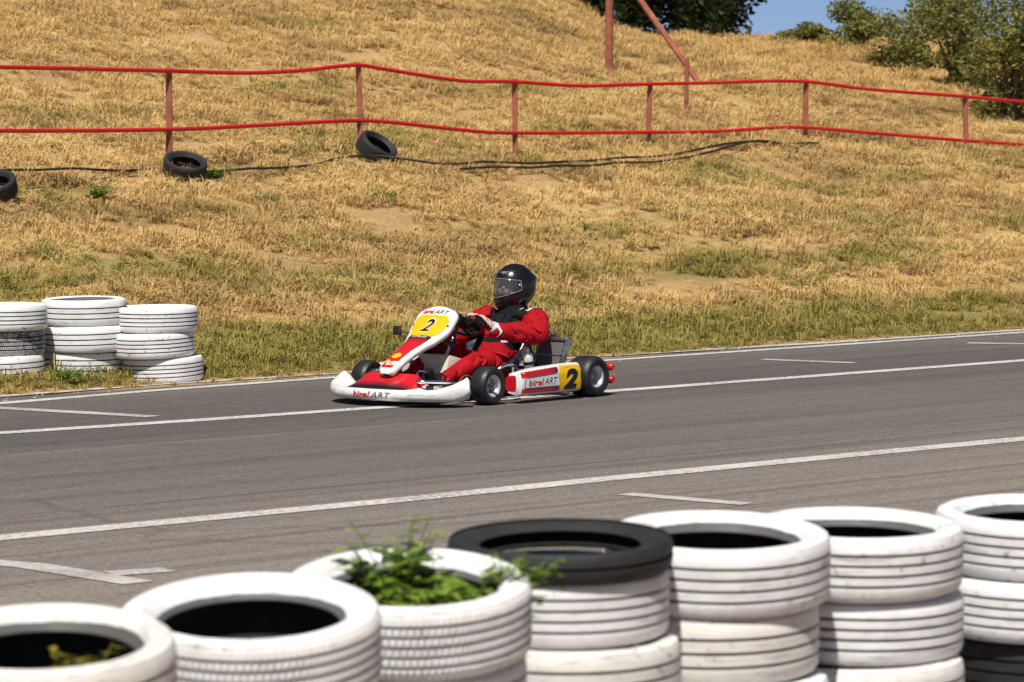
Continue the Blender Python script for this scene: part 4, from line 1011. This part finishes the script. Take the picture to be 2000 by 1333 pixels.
b_.tube([(-.345, .055, .54), (-.345, .06, .63)], [.085, .078], 16, round_ends=True)
for hip, kn, an in ((HIPL, KNL, ANL), (HIPR, KNR, ANR)):
    b_.tube([hip, hip.lerp(kn, .5) + Vector((0, 0, .012)), kn], [.098, .088, .072], 16, round_ends=True)
    b_.tube([kn, kn.lerp(an, .4) + Vector((0, 0, .0)), an], [.070, .066, .050], 16, round_ends=True)
for sh, el, wr in ((SHL, ELL, WRL), (SHR, ELR, WRR)):
    b_.tube([sh, sh.lerp(el, .5), el], [.092, .086, .076], 16, round_ends=True)
    b_.tube([el, el.lerp(wr, .45), wr], [.074, .070, .054], 16, round_ends=True)
def seg_d(p, a, b):
    t = max(0, min(1, (p - a).dot(b - a) / (b - a).length_squared)); return (p - a.lerp(b, t)).length, t
def suit_pick(c, n_):
    dl = min(seg_d(c, SHL, ELL)[0], seg_d(c, ELL, WRL)[0]); dr = min(seg_d(c, SHR, ELR)[0], seg_d(c, ELR, WRR)[0])
    dleg = min(seg_d(c, a, b)[0] for a, b in ((HIPL, KNL), (HIPR, KNR)))
    dn = (c - Vector((-.345, .055, c.z))).length
    if c.z > .555 and dn < .155: return 1                                   # collar and yoke
    if c.z > .50 and c.x > -.29 and abs(c.y - .05) < .11: return 1          # chest yoke
    if min(dl, dr) > .10 and dleg > .115 and c.z > .30 and abs(c.y - .04) > .115 + .03 * math.sin(c.z * 30): return 1   # side panels
    if .372 < c.z < .405 and min(dl, dr) > .09: return 1                   # belt
    if c.x < SHL.x - .035 and c.y > .10: return 1                          # back of the shoulder
    d, t = seg_d(c, SHR, ELR)
    if d < .1 and .35 < t < .6: return 1
    return 0
def wrinkle(c):
    best = (9, 0, None)
    for a, b, k in ((SHL, ELL, 1), (ELL, WRL, 2), (SHR, ELR, 3), (ELR, WRR, 4), (HIPL, KNL, 5), (KNL, ANL, 6), (HIPR, KNR, 7), (KNR, ANR, 8)):
        d, t = seg_d(c, a, b)
        if d < best[0]: best = (d, t, (a, b, k))
    a, b, k = best[2]; L = (b - a).length; ax_ = (b - a).normalized(); u = (c - a).dot(ax_)
    if best[0] > .11: s_, amp = c.z, .005
    else: s_, amp = u, .0055 + .006 * (1 - min(1, 4 * min(best[1], 1 - best[1])))
    off = c - ax_ * u
    w_ = noise.noise(Vector((s_ * 15 + noise.noise(off * 12 + Vector((k, 2, 0))) * 2.2, k * 3.1, 0)) + off * 7)
    w2_ = noise.noise(Vector((s_ * 9, k * 1.7, 4)) + off * 8); w3_ = noise.noise(c * 10 + Vector((k, 0, 0)))
    crease = max(0, 1 - abs(w_) * 4) ** 1.2 * sst(-.35, .1, w3_)
    return .009 * w2_ + amp * .5 * (1 - 2 * abs(w_)) - (amp * 2.6 + .004) * crease
suit = remeshed(b_, .0062, 4, 'race_suit', [M['suit'], M['suit_k']], suit_pick, drv, wrinkle)
# collar
m_ = MB(); c0 = Vector((-.345, .058, .562)); rings = []
for dz, rx_, ry_ in ((-.02, .118, .115), (.01, .112, .108), (.045, .105, .100), (.062, .100, .095), (.058, .085, .080), (.02, .085, .08)):
    rings.append([c0 + Vector((rx_ * math.cos(a) - dz * .15, ry_ * math.sin(a), dz + .012 * math.cos(a))) for a in (2 * math.pi * k / 28 for k in range(28))])
m_.loft(rings, caps=False); m_.obj('collar', M['suit_k'], suit, angle=70)
cm = MB(); cm.add([c0 + Vector((.05, .100, .03)), c0 + Vector((.02, .112, .04)), c0 + Vector((.02, .112, .046)), c0 + Vector((.05, .100, .036))], [(0, 1, 2, 3)]); cm.obj('collar_mark', M['white_ink'], suit, smooth=False)
# white marks on the shoulder and the chest label, laid on the cloth
from mathutils.bvhtree import BVHTree
bvh = BVHTree.FromPolygons([v.co[:] for v in suit.data.vertices], [tuple(p.vertices) for p in suit.data.polygons])
def on_suit(p, toward, off=.003):
    h = bvh.ray_cast(Vector(p), Vector(toward).normalized()); 
    return (h[0] + h[1] * off) if h[0] else None
TC = Vector((.616 * 0 + .55, .62, .0))                       # roughly towards the camera in kart space
def cloth_patch(c, ud, vd, us_, vs__, mat, name, frm):
    m_ = MB(); k = 5; pts_ = []
    for i in range(k + 1):
        for j in range(k + 1):
            p = Vector(c) + Vector(ud) * lerp(us_[0], us_[1], i / k) + Vector(vd) * lerp(vs__[0], vs__[1], j / k)
            q_ = on_suit(p + Vector(frm) * .35, -Vector(frm)); q_ = q_ if q_ and (q_ - Vector(c)).length < .2 else None; pts_.append(q_)
    last = next(q_ for q_ in pts_ if q_); fx = []
    for q_ in pts_: last = q_ or last; fx.append(last)
    pts_ = fx
    m_.add(pts_, [(i * (k + 1) + j, (i + 1) * (k + 1) + j, (i + 1) * (k + 1) + j + 1, i * (k + 1) + j + 1) for i in range(k) for j in range(k)]); return m_.obj(name, mat, suit)
_fr = Vector((.15, .55, .82)).normalized()
cloth_patch((-.385, .20, .57), (-1, .35, 0), (0, .8, -.6), (-.075, .075), (-.022, .026), M['suit_k'], 'shoulder_patch', _fr)
for u0 in (-.055, -.008, .035): cloth_patch((-.388, .203, .575), (-1, .35, 0), (.25, .8, -.6), (u0, u0 + (.032 if u0 < -.02 else .014)), (-.016, .018), M['suit_w'], 'shoulder_stripe', _fr + Vector((0, 0, 0)))
for o_ in suit.children:
    if o_.name.startswith('shoulder_stripe'):
        for v in o_.data.vertices: v.co += _fr * .003
cloth_patch((-.20, .10, .375), (.4, -.9, 0), (0, 0, 1), (-.025, .02), (-.008, .008), M['suit_w'], 'chest_label', Vector((.85, .5, .1)).normalized())
# gloves, closed round the rim
def glove(a_grip, side, wr):
    G = wp(a_grip); e1 = (G - WC).normalized(); e2 = WNm; tg = e1.cross(e2).normalized() * side
    if tg.z < 0: tg = -tg
    m_ = MB(); P_ = lambda ang, r, t: G + (e1 * math.cos(R(ang)) + e2 * math.sin(R(ang))) * r + tg * t
    kn = []
    for k, t in enumerate((.040, .0135, -.0135, -.038)):
        ln = [.95, 1.05, 1.0, .85][k]
        path = [P_(62, .040, t * .9), P_(22, .037, t), P_(-30, .031, t), P_(-80 * ln, .029, t), P_(-135 * ln, .029, t)]
        m_.tube(path, [.0150, .0140, .0130, .0118, .0102], 10, round_ends=True); kn.append(path[0])
    pc = P_(75, .042, 0); m_.tube([kn[0].lerp(kn[1], .4), pc.lerp(wr, .35) + tg * .012], [.020, .024], 12, round_ends=True); m_.tube([kn[2].lerp(kn[3], .5), pc.lerp(wr, .35) - tg * .012], [.019, .023], 12, round_ends=True)
    m_.tube([pc.lerp(wr, .15), pc.lerp(wr, .6), wr], [.034, .036, .034], 14, round_ends=True)
    m_.tube([pc.lerp(wr, .25) + tg * .02, P_(105, .040, .050), P_(135, .034, .060), P_(160, .032, .058)], [.016, .0145, .0125, .0105], 10, round_ends=True)
    def pick(c, n_):
        d = c - G; r = math.hypot(d.dot(e1), d.dot(e2)); ang = math.degrees(math.atan2(d.dot(e2), d.dot(e1)))
        if r < .062 and ang < 50: return 1 if not (abs(ang - 10) < 9 and (math.sin(d.dot(tg) * 260) > .55)) else 2
        if seg_d(c, pc.lerp(wr, .72), wr)[1] > 0: return 3
        return 0
    g_ = remeshed(m_, .0038, 2, 'glove', [M['glove'], M['suit_k'], M['red_ink'], M['suit_w']], pick, drv)
    cf = MB(); d = (wr - pc).normalized(); cf.tube([wr - d * .05, wr - d * .02, wr + d * .018, wr + d * .022], [.040, .047, .052, .046], 18); cf.obj('cuff', M['suit_w'], g_)
glove(R(8), 1, WRL); glove(R(172), -1, WRR)
# shoes
for an, s in ((ANL, 1), (ANR, -1)):
    m_ = MB(); toe = an + Vector((.10, s * .01, .085)); heel = an + Vector((-.0, 0, -.05))
    m_.tube([an + Vector((-.03, 0, .03)), an, heel + Vector((.02, 0, .005))], [.046, .046, .036], 14, round_ends=True); m_.tube([heel + Vector((.02, 0, 0)), an + Vector((.06, 0, .01)), toe], [.036, .042, .034], 14, round_ends=True)
    remeshed(m_, .007, 3, 'shoe', [simple('grey_shoe', (.13, .125, .115), .7, var=.3)] if s < 0 else [M['suit_k']], lambda c, n_: 0, drv)
# ---- head and helmet (local: +X ahead)
HC = Vector((-.360, .065, .752)); HR_ = Matrix.Rotation(R(-24), 3, 'Z') @ Matrix.Rotation(R(6), 3, 'Y')
def hsurf(az, el, k=1.0):
    ca, sa_ = math.cos(el), math.sin(el); d = Vector((ca * math.cos(az), ca * math.sin(az), sa_))
    ax_, by_, cz_ = .152, .128, .157
    r = 1 / math.sqrt((d.x / ax_) ** 2 + (d.y / by_) ** 2 + (d.z / cz_) ** 2)
    p = d * r
    f_ = max(0, math.cos(az)); low = sst(.1, -.75, el)
    p.x += .030 * low * f_ ** 1.5 * math.cos(el)                                  # chin bar
    p.x *= 1 + .05 * low * f_
    p.z -= .045 * sst(-.2, -.9, el) * f_
    if p.z < -.14: p.z = -.14 + (p.z + .14) * .75
    back = max(0, -math.cos(az)) ** 3; p.x -= .022 * back * math.exp(-((el - .30) / .20) ** 2)   # rear spoiler
    return HC + HR_ @ (p * k)
AZ0 = R(84); E0, E1 = R(-17), R(25)
m_ = MB(); nA, nE = 96, 60
def elv(j): return lerp(R(-68), R(90), j / nE)
grid = {}
v = []; f = []
for j in range(nE + 1):
    for i in range(nA): grid[i, j] = len(v); v.append(hsurf(2 * math.pi * i / nA - math.pi, elv(j) - (1e-4 if j == nE else 0)))
for j in range(nE):
    for i in range(nA):
        az = 2 * math.pi * (i + .5) / nA - math.pi; el = elv(j + .5)
        e1_ = E1 - .10 * (az / AZ0) ** 2; e0_ = E0 + .16 * (az / AZ0) ** 2
        if abs(az) < AZ0 * .86 and e0_ < el < e1_: continue
        f.append((grid[i, j], grid[(i + 1) % nA, j], grid[(i + 1) % nA, j + 1], grid[i, j + 1]))
m_.add(v, f); helm = m_.obj('helmet', M['helmet'], drv, angle=55)
so = helm.modifiers.new('thickness', 'SOLIDIFY'); so.thickness = .018; so.offset = -1
m_ = MB(); k1, k2_ = 40, 12; v = []; f = []
for i in range(k1 + 1):
    az = lerp(-AZ0, AZ0, i / k1)
    for j in range(k2_ + 1): v.append(hsurf(az, lerp(E0 - R(3) + .20 * (az / AZ0) ** 2, E1 + R(3) - .14 * (az / AZ0) ** 2, j / k2_), 1.022))
for i in range(k1):
    for j in range(k2_): a = i * (k2_ + 1) + j; f.append((a, a + 1, a + k2_ + 2, a + k2_ + 1))
m_.add(v, f); vis = m_.obj('visor', M['visor'], helm, angle=60); so = vis.modifiers.new('thickness', 'SOLIDIFY'); so.thickness = .003
rimv = MB(); lo_ = [v[i * (k2_ + 1)] for i in range(k1 + 1)]; hi_ = [v[i * (k2_ + 1) + k2_] for i in range(k1 + 1)]; sd1 = [v[k1 * (k2_ + 1) + j] for j in range(k2_ + 1)]; sd0 = [v[j] for j in range(k2_ + 1)]
for path in (lo_, hi_, sd0, sd1): rimv.tube(path, .0022, 6)
rimv.obj('visor_edge', simple('clear_edge', (.35, .36, .38), .1, coat=1.0), helm)
for s in (-1, 1):
    pv = MB(); pv.ell(hsurf(s * AZ0 * .93, R(6), 1.03), (.010, .010, .010), nu=12, nv=8); pv.obj('visor_pivot', M['alu'], helm)
vt = MB(); pth = [hsurf(a, -.62, 1.004) for a in np.linspace(-.45, .45, 10)]; vt.tube(pth, .006, 6); vt.obj('chin_vent', M['black_pl'], helm)
lettering('HJC', R(8), R(44), R(41), R(50), lambda u, w: hsurf(u, w, 1.008), M['grey_ink'], helm, shear=.1, bold=.02)
# face inside
m_ = MB(); m_.ell((0, 0, 0), (.098, .078, .118)); m_.ell((.095, 0, -.018), (.020, .014, .028)); m_.ell((.082, 0, .022), (.018, .055, .012)); m_.ell((.075, .036, -.03), (.020, .026, .024)); m_.ell((.075, -.036, -.03), (.020, .026, .024)); m_.ell((.088, 0, -.065), (.014, .026, .010))
m_.tube([(-.02, 0, -.05), (-.01, .0, -.19)], [.055, .058], 16)
m_.v = [tuple(HC + HR_ @ (Vector(p) * 1.0 + Vector((.018, 0, -.005)))) for p in m_.v]
face = remeshed(m_, .005, 2, 'head', [M['skin'], M['suit_k']], lambda c, n_: 0 if (lambda q: q.x > .045 and q.z > -.10 and q.z < .055)(HR_.inverted() @ (c - HC)) else 1, drv)
for s in (-1, 1):
    e_ = MB(); c = HC + HR_ @ Vector((.104, s * .033, .004)); e_.ell(c, (.012, .012, .012), nu=14, nv=10); eo = e_.obj('eye', M['white_ink'], face); i_ = MB(); i_.ell(c + HR_ @ Vector((.0085, -s * .001, 0)), (.0055, .0055, .0055), nu=12, nv=8); i_.obj('iris', M['ink'], eo)

scene.cycles.max_bounces = 5; scene.cycles.diffuse_bounces = 2; scene.cycles.glossy_bounces = 3; scene.cycles.transparent_max_bounces = 6
